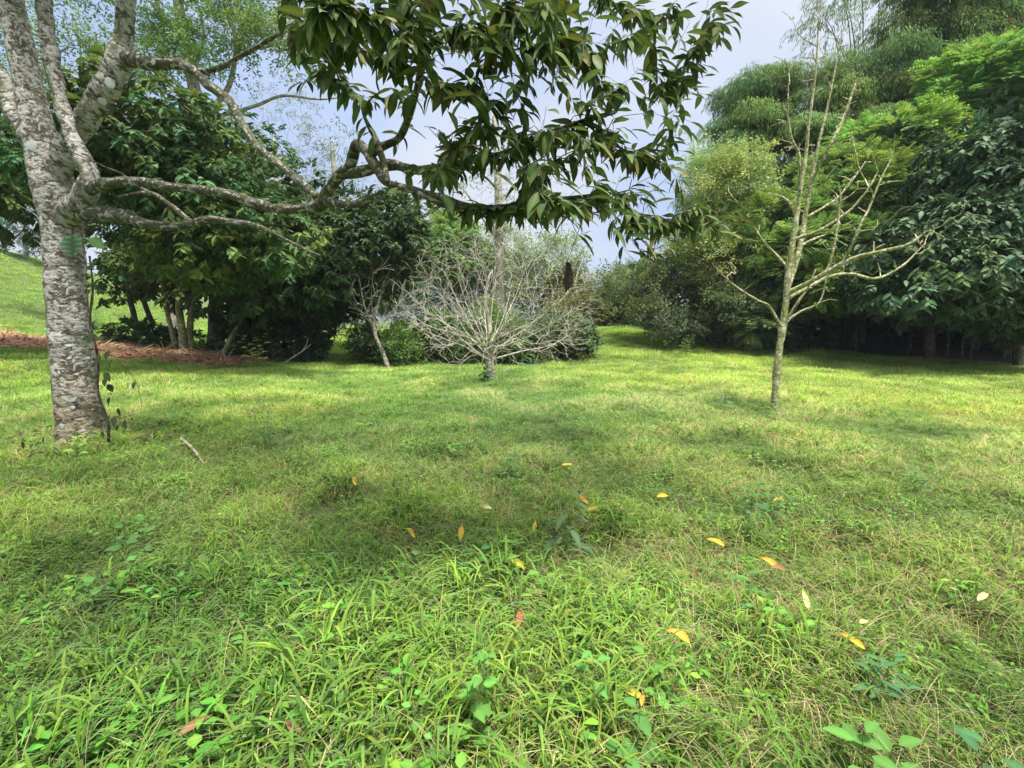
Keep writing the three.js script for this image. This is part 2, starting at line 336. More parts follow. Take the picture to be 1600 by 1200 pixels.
// ---------- red soil strip ----------
{
  const b = new GB(), nx = 110, nz = 26; const rows = [];
  const edge = (x, s) => { const t = clamp((x + 27) / 17.5), c = -16.6 - 0.5 * Math.sin(t * 3) + 0.8 * (1 - t), w = lerp(1.8, 1.9, t) * (0.75 + 0.6 * fbm(x * 0.9, s * 3, 4, 3)) * sstep(-8.8, -11.5, x); return c + s * w; };
  for (let i = 0; i <= nx; i++) { const x = lerp(-34, -8.9, i / nx), a = edge(x, 1), e = edge(x, -1); const row = []; for (let j = 0; j <= nz; j++) { const z = lerp(a, e, j / nz), n = fbm(x * 2.2, z * 2.2, 7, 4); row.push(b.vert(V(x, height(x, z) + 0.012 + 0.07 * n * Math.sin(Math.PI * j / nz), z), mix3([0.3, 0.15, 0.085], [0.48, 0.31, 0.2], sstep(0.35, 0.7, n)), x, z)); } rows.push(row); }
  for (let i = 0; i < nx; i++) for (let j = 0; j < nz; j++) b.quad(rows[i][j], rows[i][j + 1], rows[i + 1][j + 1], rows[i + 1][j]);
  const bm = dataTex(256, 256, (u, v) => { const n = fbm(u * 16, v * 16, 12, 4, 16); return [n, n, n]; });
  const map = dataTex(256, 256, (u, v) => { const n = 0.6 + 0.7 * fbm(u * 20, v * 20, 15, 4, 20); return [n, n, n]; }, true);
  tag(part('soil_path', b.build(true), new THREE.MeshStandardMaterial({ map, bumpMap: bm, bumpScale: 0.06, vertexColors: true, roughness: 1 }), scene), null, null, null, 'structure');
}

{
  const R = rng(515), chip = [new GB(), new GB()], items = [[], []];
  chip.forEach((b, i) => { for (let k = 0; k < 5; k++) { const a = R() * 6.283, d = V(Math.cos(a), 0.15 * R(), Math.sin(a)), p = V((R() - .5) * .3, .02, (R() - .5) * .3); if (i) leafInto(b, p, d, V(0, 1, 0), .25 + .3 * R(), .02 + .015 * R(), { rows: 3, droop: .2, fold: .4, col: [1, 1, 1] }); else tubeInto(b, [p.clone(), p.clone().addScaledVector(d, .06 + .06 * R())], [.05 + .04 * R(), .02], 5, [1, 1, 1]); } });
  for (let k = 0; k < 9000; k++) { const x = lerp(-30, -9, R()), z = lerp(-19.5, -14, R()), q = dirtAt(x, z); if (q < .15 + .6 * R()) continue; const i = k % 2, v = .6 + .8 * R(); items[i].push({ p: V(x, height(x, z) + .04, z), dir: V(R() - .5, (R() - .5) * .3, R() - .5), s: .5 + .8 * R(), col: i ? [.5 * v, .37 * v, .22 * v] : [.32 * v, .16 * v, .09 * v] }); }
  const g = new THREE.Group(); g.name = 'soil_litter'; scene.add(g); tag(g, 'clods and dry scraps strewn over the red soil strip', 'litter', null, 'stuff');
  chip.forEach((b, i) => instanced(i ? 'scraps' : 'clods', b.build(false), i ? M.dry : M.twig, items[i], g));
}

// ---------- grass ----------
function bladeInto(b, base, dir, len, wid, bend, col, tip, seg = 3) {   // dir: where it leans (horizontal), bend: how far it arches over
  const side = V(dir.z, 0, -dir.x); let p = base.clone(), el = 1.35 - bend * 0.35, pl, pr;
  for (let k = 0; k <= seg; k++) {
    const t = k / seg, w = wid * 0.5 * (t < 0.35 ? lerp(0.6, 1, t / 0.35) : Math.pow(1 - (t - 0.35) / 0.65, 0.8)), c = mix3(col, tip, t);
    if (k === seg) { const a = b.vert(p, c); b.tri(pl, pr, a); break; }
    const l = b.vert(p.clone().addScaledVector(side, -w), c), r = b.vert(p.clone().addScaledVector(side, w), c);
    if (k) b.quad(pl, pr, r, l); pl = l; pr = r;
    p = p.clone().addScaledVector(dir, Math.cos(el) * len / seg); p.y += Math.sin(el) * len / seg; el -= bend * 1.9 / seg;
  }
}
function tuft(kind, seed) {
  const b = new GB(), R = rng(seed);
  const green = () => { const k = 0.5 + 0.95 * R() * (0.6 + 0.4 * R()), y = R(); return [0.145 * k * (0.65 + 0.85 * y), 0.30 * k * (0.92 + 0.16 * y), 0.033 * k * (0.6 + 0.9 * R())]; };
  const straw = () => { const k = 0.65 + 0.6 * R(); return [0.36 * k, 0.33 * k, 0.17 * k]; };
  const ang = () => { const a = R() * 6.283; return V(Math.cos(a), 0, Math.sin(a)); };
  if (kind === 'broad') {                                   // creeping stems that carry arching blades
    for (let s = 0; s < 4; s++) {
      const lean = ang(), h = 0.09 + 0.13 * R(); let p = V((R() - 0.5) * 0.1, 0, (R() - 0.5) * 0.1); const d = V(lean.x * 0.7, 1, lean.z * 0.7).normalize(); const c0 = R() < 0.3 ? straw() : green().map((x) => x * 0.9);
      const top = p.clone().addScaledVector(d, h); tubeInto(b, [p, top], [0.0016, 0.001], 3, c0);
      for (let k = 0; k < 5; k++) { const q = p.clone().addScaledVector(d, h * (0.25 + 0.75 * k / 4)), c = green(); bladeInto(b, q, ang(), 0.07 + 0.095 * R(), 0.005 + 0.0055 * R(), 0.7 + 0.5 * R(), c.map((x) => x * 0.8), c.map((x) => x * 1.2), 4); }
    }
    for (let k = 0; k < 2; k++) bladeInto(b, V((R() - 0.5) * 0.1, 0.02, (R() - 0.5) * 0.1), ang(), 0.12 + 0.16 * R(), 0.003, 1.0, straw(), straw(), 3);
  } else if (kind === 'fine') {
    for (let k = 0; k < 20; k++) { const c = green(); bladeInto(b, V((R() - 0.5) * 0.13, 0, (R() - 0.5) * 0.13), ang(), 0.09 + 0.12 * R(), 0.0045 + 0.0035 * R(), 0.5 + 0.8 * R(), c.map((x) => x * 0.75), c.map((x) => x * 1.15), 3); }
    for (let k = 0; k < 4; k++) bladeInto(b, V((R() - 0.5) * 0.13, 0, (R() - 0.5) * 0.13), ang(), 0.1 + 0.1 * R(), 0.003, 0.6 + 0.5 * R(), straw(), straw(), 3);
  } else if (kind === 'dry') {
    for (let k = 0; k < 14; k++) { const c = R() < 0.75 ? straw() : green(); bladeInto(b, V((R() - 0.5) * 0.18, 0.02 * R(), (R() - 0.5) * 0.18), ang(), 0.12 + 0.14 * R(), 0.003 + 0.002 * R(), 0.7 + 0.9 * R(), c, c.map((x) => x * 1.1), 3); }
  } else if (kind === 'long') {                             // long broad blades at the near left edge
    for (let k = 0; k < 9; k++) { const c = green(); bladeInto(b, V((R() - 0.5) * 0.09, 0, (R() - 0.5) * 0.09), ang(), 0.16 + 0.13 * R(), 0.008 + 0.005 * R(), 0.55 + 0.6 * R(), c.map((x) => x * 0.8), c.map((x) => x * 1.25), 5); }
  } else if (kind === 'strand') {                           // long thin straw stems thrown over the grass
    for (let k = 0; k < 5; k++) { const c = straw(); bladeInto(b, V((R() - 0.5) * 0.3, 0.05 + 0.05 * R(), (R() - 0.5) * 0.3), ang(), 0.25 + 0.3 * R(), 0.0024, 0.9 + 0.5 * R(), c, c.map((x) => x * 1.2), 6); }
  } else if (kind === 'far') {
    for (let k = 0; k < 34; k++) { const c = R() < 0.12 ? straw() : green(); bladeInto(b, V((R() - 0.5) * 0.36, 0, (R() - 0.5) * 0.36), ang(), 0.1 + 0.13 * R(), 0.009 + 0.006 * R(), 0.4 + 0.8 * R(), c.map((x) => x * 0.85), c.map((x) => x * 1.1), 2); }
  } else {                                                  // small round-leaved ground cover
    for (let k = 0; k < 12; k++) { const a = ang(), c = green().map((x, i) => x * [0.8, 1.05, 0.9][i]), h = 0.05 + 0.09 * R(); leafInto(b, V((R() - 0.5) * 0.14, h, (R() - 0.5) * 0.14), V(a.x, 0.25, a.z), V(0, 1, 0), 0.03 + 0.025 * R(), 0.018 + 0.012 * R(), { rows: 3, droop: 0.4, fold: 0.2, col: c }); }
  }
  return b.build(false);
}
const avoid = [];                                            // [x, z, r]: trunks
{
  const R = rng(4242), K = { broad: [], fine: [], dry: [], strand: [], long: [], far: [], cover: [] };
  const put = (kind, x, z, s, col) => K[kind].push([x, z, s, R() * 6.283, col]);
  const ring = (r0, r1, dens, half, fn) => { const area = half * (r1 * r1 - r0 * r0), n = Math.round(area * dens); for (let k = 0; k < n; k++) { const r = Math.sqrt(lerp(r0 * r0, r1 * r1, R())), a = (R() * 2 - 1) * half, x = Math.sin(a) * r, z = -Math.cos(a) * r; fn(x, z, r); } };
  const plant = (x, z, r) => {
    const f = forest(x, z); if (f > 0.35 + 0.4 * R()) return;
    const di = dirtAt(x, z); if (di > 0.15 + 0.5 * R() && R() < 0.94) return;
    const n1 = fbm(x * 0.45 + 3, z * 0.45 + 8, 1, 3), n2 = fbm(x * 1.3 + 7, z * 1.3, 6, 3), n3 = fbm(x * 0.22, z * 0.22, 12, 2);
    const dryness = sstep(0.46, 0.64, n2 * 0.6 + n1 * 0.4 + 0.15 * sstep(-0.5, 4, x)), lush = sstep(0.45, 0.62, n3 * 0.5 + n2 * 0.5 - 0.06 * sstep(-1, 3, x) + 0.05 * sstep(0, -3, x));
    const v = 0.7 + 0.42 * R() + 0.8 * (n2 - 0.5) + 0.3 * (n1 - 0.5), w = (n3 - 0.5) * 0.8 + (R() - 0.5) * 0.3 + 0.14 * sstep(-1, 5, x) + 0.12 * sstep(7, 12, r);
    const vv = v * (1.04 + 0.5 * sstep(3.5, 12, r)); const col = [vv * (1 + 0.42 * w + 0.12 * dryness), vv * (1 + 0.2 * w), vv * (1 - 0.4 * w)];  // grass colour brightened with distance to stand for far sunlight
    const mound = vnoise(x * 2.3 + 40, z * 2.3, 9), hgt = (0.34 + 0.72 * n2 + 0.6 * mound * mound) * (0.65 + 0.7 * R()) * (1 + 0.35 * (1 - sstep(2.6, 4.5, r)) * sstep(0.8, -0.6, x));
    const near = 1 - sstep(3.5, 9, r);
    if (r > 13) { put('far', x, z, hgt * lerp(0.85, 1.25, sstep(13, 40, r)), col); if (dryness > R() * 2.4) put('dry', x + 0.1, z, hgt * 1.1, col); return; }
    const q = R();
    if (q < lerp(0.25, 0.75, lush * 0.5 + near * 0.45)) put('broad', x, z, hgt * lerp(0.8, 1.0, near), col);
    else if (q < 0.84) put('fine', x, z, hgt, col);
    else if (q < 0.84 + 0.1 * dryness + 0.01) put('dry', x, z, hgt, col);
    else if (near > R()) put('cover', x, z, hgt * (0.75 + 0.5 * R()), col); else put('fine', x, z, hgt, col);
    if (dryness > 0.4 + R() * 1.1) put('dry', x + 0.05, z, hgt * 0.95, col);
    if (r < 7 && R() < 0.045 + 0.1 * dryness) put('strand', x, z, 1, col);
    if (r < 4 && R() < (x < 0.4 ? 0.11 : 0.04)) put('long', x, z, hgt * 0.95, col);
  };
  ring(0.7, 3, 400, 1.35, plant); ring(3, 7, 340, 1.15, plant); ring(7, 13, 190, 1.08, plant); ring(13, 30, 62, 1.0, plant); ring(30, 75, 9, 0.95, plant);
  const spec = { broad: ['broad_grass', 'short creeping grass with broad arching green blades over the meadow', 4], fine: ['meadow_grass', 'fine narrow green grass blades covering the meadow', 4], dry: ['dry_grass', 'straw coloured dry grass stems lying among the green blades', 3], strand: ['straw_stems', 'long thin straw coloured stems thrown over the near grass', 3], long: ['long_grass', 'long bright broad grass blades along the near left edge of the meadow', 2], far: ['field_grass', 'grass of the far field and hillside reading as one green sheet', 3], cover: ['ground_cover', 'small round leaved ground cover low between the grass', 2] };
  const c = new THREE.Color(), e = new THREE.Euler(), q = new THREE.Quaternion();
  for (const k in K) {
    const [name, label, nv] = spec[k], g = new THREE.Group(); g.name = name; tag(g, label, 'grass', null, 'stuff'); scene.add(g);
    for (let v = 0; v < nv; v++) {
      const L = K[k].filter((_, i) => i % nv === v); if (!L.length) continue;
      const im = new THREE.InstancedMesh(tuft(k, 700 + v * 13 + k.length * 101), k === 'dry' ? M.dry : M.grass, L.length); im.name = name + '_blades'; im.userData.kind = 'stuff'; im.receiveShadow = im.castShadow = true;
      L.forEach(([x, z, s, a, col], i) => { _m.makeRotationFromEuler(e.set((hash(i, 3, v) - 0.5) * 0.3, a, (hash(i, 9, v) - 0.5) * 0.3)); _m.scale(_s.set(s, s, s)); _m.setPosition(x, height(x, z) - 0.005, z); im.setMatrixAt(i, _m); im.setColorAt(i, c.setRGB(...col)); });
      g.add(im);
    }
    console.log(k, K[k].length);
  }
}

// ---------- the near tree on the left, its limbs and its hanging leaves ----------
{
  const base = P(130, 700, 6.2); onG(base);
  const t = thing('broadleaf_tree', 'large grey mottled tree at left whose long limb hangs broad leaves over the meadow', 'tree', base);
  const sk = new Skeleton(77), hw = (w, d, x) => w / 715 * d * Math.cos(Math.atan((800 - x) / 715));
  const lim = (list, parent, limb, step = 0.07) => { const pts = list.map(([x, y, d]) => P(x, y, d)), rad = list.map(([x, , d, w]) => hw(w, d, Math.max(0, x))); if (parent >= 0) pts.unshift(sk.nodes[parent].p.clone()), rad.unshift(Math.min(rad[0] * 1.15, sk.nodes[parent].r)); return sk.path(pts, rad, step, parent, limb); };
  const D = 6.2;
  const trunk = lim([[134, 716, D, 58], [131, 692, D, 45], [126, 650, D, 38.5], [118, 600, D, 37], [111, 540, D, 35], [106, 480, D, 33.5], [101, 420, D, 33], [98, 370, D, 33], [94, 330, D, 36], [84, 290, D, 36], [72, 250, D, 34], [60, 200, D, 28], [46, 140, D, 25], [32, 70, D, 23], [16, 0, D, 22], [0, -80, D - 0.2, 20], [-15, -200, D - 0.6, 16], [-10, -330, D - 1, 11]], -1, -1, 0.06);
  const near = (x, y, d = D) => sk.nearest(P(x, y, d));
  const A = lim([[38, 190, D + .1, 24], [14, 145, D + .15, 21], [-20, 100, D + .1, 19], [-70, 30, D, 17], [-130, -80, D - .3, 13], [-170, -220, D - .6, 9]], near(66, 235), 0);
  const C = lim([[135, 305, D - .35, 21.84], [140, 275, D - .42, 18.48], [122, 235, D - .4, 14.28], [108, 200, D - .38, 12.60], [90, 140, D - .36, 12.60], [78, 80, D - .36, 13.44], [70, 20, D - .36, 12.60], [64, -60, D - .5, 10.92], [80, -180, D - .9, 8.40], [110, -300, D - 1.4, 5.88]], near(98, 345), 1);
  const Dm = lim([[108, 225, D - .1, 21], [138, 178, D - .15, 20], [163, 142, D - .2, 20], [183, 105, D - .2, 21], [192, 60, D - .2, 15], [198, 0, D - .3, 13.5], [206, -80, D - .5, 12], [235, -190, D - 1, 10], [290, -310, D - 1.6, 7]], near(88, 290), 2);
  const E = lim([[150, 292, D - .5, 11.70], [200, 283, D - .7, 8.58], [270, 292, D - 1, 7.80], [330, 298, D - 1.25, 8.19], [375, 309, D - 1.5, 8.19], [405, 319, D - 1.65, 8.19], [440, 327, D - 1.85, 7.80], [480, 325, D - 2.1, 8.19], [503, 318, D - 2.25, 10.14], [512, 298, D - 2.35, 8.58], [530, 275, D - 2.45, 8.19], [548, 255, D - 2.55, 7.80], [557, 228, D - 2.62, 7.80], [572, 236, D - 2.72, 7.41], [588, 262, D - 2.85, 7.02], [604, 285, D - 3, 6.63], [640, 295, D - 3.15, 5.85], [690, 309, D - 3.3, 5.46], [740, 324, D - 3.4, 4.68], [800, 322, D - 3.5, 3.90], [870, 312, D - 3.55, 3.12], [930, 305, D - 3.5, 2.34]], near(138, 300, D - .38), 3, 0.05);
  const at = (x, y, d) => near(x, y, d);
  lim([[545, 272, D - 2.5, 8], [575, 266, D - 2.65, 7.5], [612, 257, D - 2.8, 7.5], [648, 266, D - 3, 7], [690, 262, D - 3.2, 6], [740, 250, D - 3.4, 5], [800, 235, D - 3.6, 4], [880, 200, D - 3.6, 3.5], [960, 175, D - 3.5, 3]], at(530, 275, D - 2.45), 4, 0.05);
  lim([[600, 228, D - 2.9, 6], [622, 217, D - 3, 6.2], [636, 190, D - 3.1, 5.6], [650, 145, D - 3.25, 5], [660, 85, D - 3.4, 5], [664, 30, D - 3.5, 4.6], [678, -40, D - 3.6, 4.2], [690, -130, D - 3.7, 4], [720, -220, D - 3.6, 3]], at(575, 240, D - 2.74), 5, 0.05);
  lim([[590, 225, D - 2.95, 5], [583, 208, D - 3, 5], [600, 255, D - 3, 4.6], [606, 285, D - 3.05, 5]], at(600, 228, D - 2.9), 5, 0.04);
  lim([[545, 320, D - 2.5, 6], [580, 310, D - 2.7, 5], [602, 300, D - 2.8, 4]], at(510, 318, D - 2.28), 3, 0.05);
  lim([[187, 337, D - .5, 14], [233, 350, D - .65, 9], [287, 353, D - .8, 7], [327, 343, D - .95, 7], [370, 348, D - 1.1, 5], [405, 354, D - 1.3, 4.5], [440, 371, D - 1.4, 3], [500, 400, D - 1.5, 2]], near(122, 345), 6, 0.05);
  lim([[300, 347, D - .6, 4.5], [262, 318, D - .5, 5], [235, 302, D - .5, 4], [185, 308, D - .5, 3]], at(318, 345, D - .92), 6, 0.05);
  lim([[240, 100, D - .3, 11], [290, 103, D - .4, 8], [322, 130, D - .55, 8], [360, 160, D - .8, 7.5], [376, 190, D - 1, 7], [402, 228, D - 1.3, 6], [450, 268, D - 1.8, 6.5], [496, 308, D - 2.2, 7]], at(190, 92, D - .2), 7, 0.05);
  lim([[330, 110, D - .5, 4], [390, 80, D - .8, 3.5], [440, 50, D - 1.2, 3]], at(300, 110, D - .45), 7, 0.06);
  lim([[700, 322, D - 3.4, 4], [790, 322, D - 3.5, 3], [860, 300, D - 3.6, 3]], at(645, 296, D - 3.16), 3, 0.06);
  const built = sk.nodes.length, R = rng(901);
  // where leafy twigs end: the hanging mass seen against the sky
  const blobs = [[470, 20, 45, 2.5, 5], [540, 60, 60, 2.2, 8], [600, 20, 60, 2.0, 7], [640, 80, 60, 2.2, 6], [720, 40, 70, 2.2, 8], [800, 60, 80, 2.3, 10], [880, 90, 80, 2.5, 9], [960, 120, 70, 2.7, 8], [1050, 110, 60, 2.9, 7], [1110, 70, 40, 3.0, 4], [1140, 50, 30, 3.1, 3], [1100, 130, 40, 3.0, 4], [1060, 190, 50, 2.8, 6], [980, 205, 70, 2.6, 9], [890, 180, 75, 2.4, 9], [800, 170, 75, 2.35, 10], [720, 170, 55, 2.4, 6], [715, 245, 45, 2.5, 5], [800, 260, 60, 2.4, 8], [890, 280, 60, 2.4, 8], [970, 280, 55, 2.5, 7], [1035, 270, 35, 2.7, 4], [1050, 350, 45, 2.6, 6], [1110, 350, 45, 2.7, 5], [1150, 350, 30, 2.8, 3], [960, 350, 45, 2.5, 6], [1005, 395, 40, 2.5, 5], [1030, 410, 25, 2.5, 3], [850, 335, 40, 2.4, 4], [910, 350, 40, 2.4, 4], [690, 300, 30, 2.5, 3], [500, 110, 40, 2.5, 4], [570, 130, 50, 2.6, 4], [640, 150, 30, 2.7, 3], [950, 30, 30, 2.8, 2], [1010, 20, 30, 2.9, 2], [1085, 40, 40, 3, 3], [760, 120, 60, 2.2, 5], [840, 20, 60, 2.3, 5], [760, -20, 90, 2.1, 8], [600, -50, 90, 2.0, 8], [480, -50, 70, 2.2, 6], [900, -30, 70, 2.5, 5]];
  const targets = [];
  for (const [x, y, r, d, n] of blobs) for (let k = 0; k < n * 2.45; k++) { const a = R() * 6.283, q = Math.sqrt(R()) * r * 1.15; targets.push(P(x + Math.cos(a) * q, y - 22 + Math.sin(a) * q, d + (R() - 0.5) * 0.5)); }
  sk.nodes.forEach((n, i) => { n.dir = sk.dirOf(i); });
  const seenTips = sk.grow(targets, { step: 0.09, jitter: 0.16, turn: 0.55, minNode: trunk.length, follow: 0.3, lift: -0.02 });
  // the rest of the crown, above the frame
  const over = [];
  for (let k = 0; k < 850; k++) { const x = lerp(-10.5, 2.6, R()), z = -lerp(1.2, 7.2, R()); const d = -z, y = EYE + 0.68 * d + 0.35 + R() * 2.4; if (((x + 3.7) / 6.8) ** 2 + ((d - 4.3) / 3.5) ** 2 > 1) continue; over.push(V(x, y + 0.3, z)); }
  const overTips = sk.grow(over, { step: 0.25, jitter: 0.12, turn: 0.5, minNode: 0, follow: 0.35, lift: 0.05 });
  sk.radii(0.0022, 2.5, 0.7);
  // tubes
  const buckets = new Map();
  for (const c of sk.chains()) {
    const fixed = sk.nodes[c.id].fixed; let key = c.order === 0 ? 'trunk' : fixed ? 'branch' + c.limb : 'twigs';
    if (!buckets.has(key)) buckets.set(key, new GB());
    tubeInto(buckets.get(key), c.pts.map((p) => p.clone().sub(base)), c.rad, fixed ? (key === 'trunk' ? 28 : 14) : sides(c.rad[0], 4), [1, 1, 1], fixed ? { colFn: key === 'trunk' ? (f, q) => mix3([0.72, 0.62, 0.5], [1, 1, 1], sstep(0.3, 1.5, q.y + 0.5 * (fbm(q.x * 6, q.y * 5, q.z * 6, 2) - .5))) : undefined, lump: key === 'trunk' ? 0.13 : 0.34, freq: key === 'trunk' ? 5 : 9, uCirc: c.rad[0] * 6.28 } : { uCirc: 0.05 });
  }
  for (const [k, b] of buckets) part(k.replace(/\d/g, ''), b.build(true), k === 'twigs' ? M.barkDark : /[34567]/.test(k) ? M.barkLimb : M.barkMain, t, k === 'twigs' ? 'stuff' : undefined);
  // leaves
  const leafGeo = []; for (let v = 0; v < 8; v++) { const b = new GB(), r = rng(60 + v), k = 0.75 + 0.5 * r(); leafInto(b, V(0, 0, 0), V(0, 0, 1), V(0, 1, 0), 1, 0.29 + 0.1 * r(), { rows: 7, droop: 0.15 + 0.85 * r(), fold: 0.1 + 0.4 * r(), col: [0.055 * k * (v % 3 === 0 ? 1.6 : 1), 0.094 * k * (v % 3 === 0 ? 1.3 : 1), 0.022 * k], mid: 1.6, wave: 0.02 + 0.06 * r(), tipPow: 1.15, widest: 0.45, stem: 0.07, tipcol: v === 6 ? [0.12, 0.1, 0.02] : undefined }); leafGeo.push(b.build(true)); }
  const L = [];
  const cluster = (tip, n, s) => {
    const q = sk.nodes[tip], dir = sk.dirOf(tip).clone(), pth = []; let i = tip, l = 0; while (i >= 0 && l < 0.75) { pth.push(sk.nodes[i].p); const pr = sk.nodes[i].parent; if (pr < 0) break; l += sk.nodes[pr].p.distanceTo(sk.nodes[i].p); i = pr; }
    for (let k = 0; k < n; k++) {
      const a = k * 2.4 + R(), f = k / n, pi = Math.min(pth.length - 1, Math.floor(f * pth.length)), p = pth[pi].clone(); if (pi + 1 < pth.length) p.lerp(pth[pi + 1], R());
      const rad = V(Math.cos(a), 0.25 * Math.sin(a * 1.3), Math.sin(a)), d = dir.clone().multiplyScalar(0.45).add(rad.multiplyScalar(0.8)); d.y -= R() * 1.1; d.normalize();
      L.push({ p, d, s: s * (0.5 + 0.8 * R()), up: V((R() - .5) * .8, 1, (R() - .5) * .8), v: Math.floor(R() * 8) });
    }
  };
  const cam = camera.position;
  for (const i of seenTips) cluster(i, 5 + Math.floor(R() * 4), 0.118);
  const nSeen = L.length; for (const i of overTips) cluster(i, 8 + Math.floor(R() * 5), 0.2);
  L.forEach((l, i) => { const ndc = l.p.clone().addScaledVector(l.d, l.s / 2); const w = ndc.clone(); camera.updateMatrixWorld(); w.project(camera); l.vis = Math.abs(w.x) < 1.03 && Math.abs(w.y) < 1.03; l.rank = l.vis ? l.s / ndc.distanceTo(cam) : 0; });
  const order = L.map((l, i) => i).sort((a, b) => L[b].rank - L[a].rank), single = new Set(order.slice(0, 300));
  const lm = (l) => { const m = basis(frame(l.d, l.up), l.s); m.setPosition(l.p.clone().sub(base)); return m; };
  const rest = [];
  L.forEach((l, i) => { if (single.has(i)) { const m = part('leaf', leafGeo[l.v], M.leafMain, t); lm(l).decompose(m.position, m.quaternion, m.scale); } else rest.push(l); });
  for (let v = 0; v < 8; v++) { const s = rest.filter((l) => l.v === v), im = new THREE.InstancedMesh(leafGeo[v], M.leafMain, s.length); s.forEach((l, k) => im.setMatrixAt(k, lm(l))); im.name = 'foliage'; im.userData.kind = 'stuff'; t.add(im); }
  console.log('main leaves', L.length, nSeen, 'nodes', sk.nodes.length, built);
  // hanging dead brown leaf
  { const b = new GB(); const q = P(893, 382, 2.2); let bi = 0, bd = 9; sk.nodes.forEach((n, i) => { const dd = n.p.distanceTo(q); if (dd < bd) { bd = dd; bi = i; } }); const s = sk.nodes[bi].p.clone().sub(base), e = P(886, 408, sk.nodes[bi].p.z * -1).sub(base); tubeInto(b, [s, s.clone().lerp(e, 0.5).add(V(0.004, 0, 0)), e], [0.0016, 0.0015, 0.0015], 4, [0.05, 0.035, 0.025]);
    leafInto(b, e, V(-0.05, -1, 0.03), V(0.3, 0.1, 1), 0.15, 0.05, { rows: 14, droop: 0, fold: 1.3, col: [0.03, 0.022, 0.018], mid: 1.5, wave: 0.22, stripe: [0.06, 0.045, 0.036], widest: 0.5, tipPow: 0.6 }); const m = part('dead_leaf', b.build(true), M.deadLeaf, t); m.userData.label = 'dried brown leaf hanging on its stalk'; }
  // lichen discs, epiphyte leaves, clinging vine
  const onTrunk = (px, py, lift = 0) => { const r = ray(px, py).normalize(); let best = 1e9, hit; for (const n of sk.nodes) if (n.fixed) { const v = n.p.clone().sub(cam), tt = v.dot(r), c = cam.clone().addScaledVector(r, tt), q = c.distanceTo(n.p); if (q < n.r * 1.02 && Math.abs(tt) < 9) { const dd = tt - Math.sqrt(Math.max(0, n.r * n.r - q * q)); if (dd < best) { best = dd; hit = { p: cam.clone().addScaledVector(r, dd), c: n.p }; } } } return hit; };
  const lichen = (px, py, rpx, e = 1) => { const h = onTrunk(px, py); if (!h) return; const n = h.p.clone().sub(h.c); n.y *= 0.15; n.normalize(); const g = new THREE.SphereGeometry(1, 14, 8), pa = g.attributes.position; for (let i = 0; i < pa.count; i++) { const x = pa.getX(i), y = pa.getY(i), z = pa.getZ(i), k = 1 + 0.28 * (vnoise(x * 2.2 + px, y * 2.2, z * 2) - 0.5); pa.setXYZ(i, x * k, y * k * e, z); } g.computeVertexNormals(); const m = part('lichen_patch', g, M.lichen, t); const r = rpx / 715 * 6; m.scale.set(r, r, 0.006); m.position.copy(h.p).sub(base).addScaledVector(n, 0.004); m.quaternion.setFromUnitVectors(V(0, 0, 1), n); };
  for (const a of [[110, 622, 8.5, 0.75], [114, 637, 3.2], [119, 511, 4, 0.8], [127, 510, 4.5, .8], [92, 583, 3, 1.3], [98, 602, 2], [209, 76, 7], [107, 541, 4, .5], [50, 228, 7], [62, 140, 5], [25, 118, 8, 1.4], [108, 560, 3, .5], [65, 346, 4, 2], [120, 585, 3, .6], [138, 560, 3, .6], [97, 665, 4, 1.3], [130, 673, 4, .6], [240, 97, 4], [172, 130, 6, 1.2], [160, 158, 5]]) lichen(...a);
  const eb = (px, py, d, dir, up, len, wid, var2) => { const b = new GB(); const p = P(px, py, d).sub(base); leafInto(b, p, dir, up, len, wid, { rows: 10, droop: 0.25, fold: 0.15, col: var2 ? [0.03, 0.085, 0.028] : [0.06, 0.15, 0.035], stripe: var2 ? [0.1, 0.19, 0.09] : undefined, mid: var2 ? 0.5 : 1.3, wave: 0.02, widest: 0.45, tipPow: 0.8 }); const m = part('epiphyte_leaf', b.build(true), M.leafMain, t); m.userData.label = var2 ? 'large variegated leaf growing from the trunk' : 'plain green leaf growing from the trunk'; };
  eb(112, 366, 5.72, V(0.22, -0.9, 0.3), V(0.1, 0.5, 1), 0.3, 0.24, true); eb(140, 372, 5.75, V(0.75, -0.35, 0.25), V(-0.2, 0.6, 1), 0.28, 0.13, false);
  { const b = new GB(), vl = new GB(); const pts = [[140, 400], [141, 450], [144, 500], [150, 560], [158, 615], [166, 660], [170, 690]].map(([x, y], i) => P(x + [0, 4, -3, 3, -4, 3, 0][i], y, 5.85).sub(base)), s = smoothPath(pts, [0.012, 0.012, 0.013, 0.014, 0.015, 0.016, 0.018], 0.05); tubeInto(b, s.pts, s.rad, 6, [0.5, 0.45, 0.4], { lump: .3, freq: 20 });
    const pts2 = [[152, 545], [175, 555], [200, 580], [215, 602], [222, 640]].map(([x, y]) => P(x, y, 5.7).sub(base)), s2 = smoothPath(pts2, [0.006, 0.005, 0.004, 0.003, 0.002], 0.06); tubeInto(b, s2.pts, s2.rad, 4, [0.4, 0.35, 0.3]);
    part('vine_stem', b.build(true), M.barkDark, t);
    const Rv = rng(5); for (const [x, y] of [[153, 553], [170, 548], [176, 560], [152, 575], [163, 582], [168, 600], [172, 620], [185, 637], [212, 596], [146, 520], [148, 470], [166, 590], [158, 640], [178, 650], [188, 662], [196, 655], [150, 500], [60, 690], [70, 680]]) { leafInto(vl, P(x, y, 5.7 + Rv() * .1).sub(base), V(Rv() - .3, -0.6 - Rv() * .5, Rv() - .2), V(Rv() - .5, 1, Rv()), 0.1 + Rv() * .06, 0.06 + Rv() * .02, { rows: 4, droop: 0.5, fold: 0.3, col: [0.03, 0.04, 0.018] }); }
    part('vine_leaves', vl.build(true), M.deadLeaf, t, 'stuff'); }
}

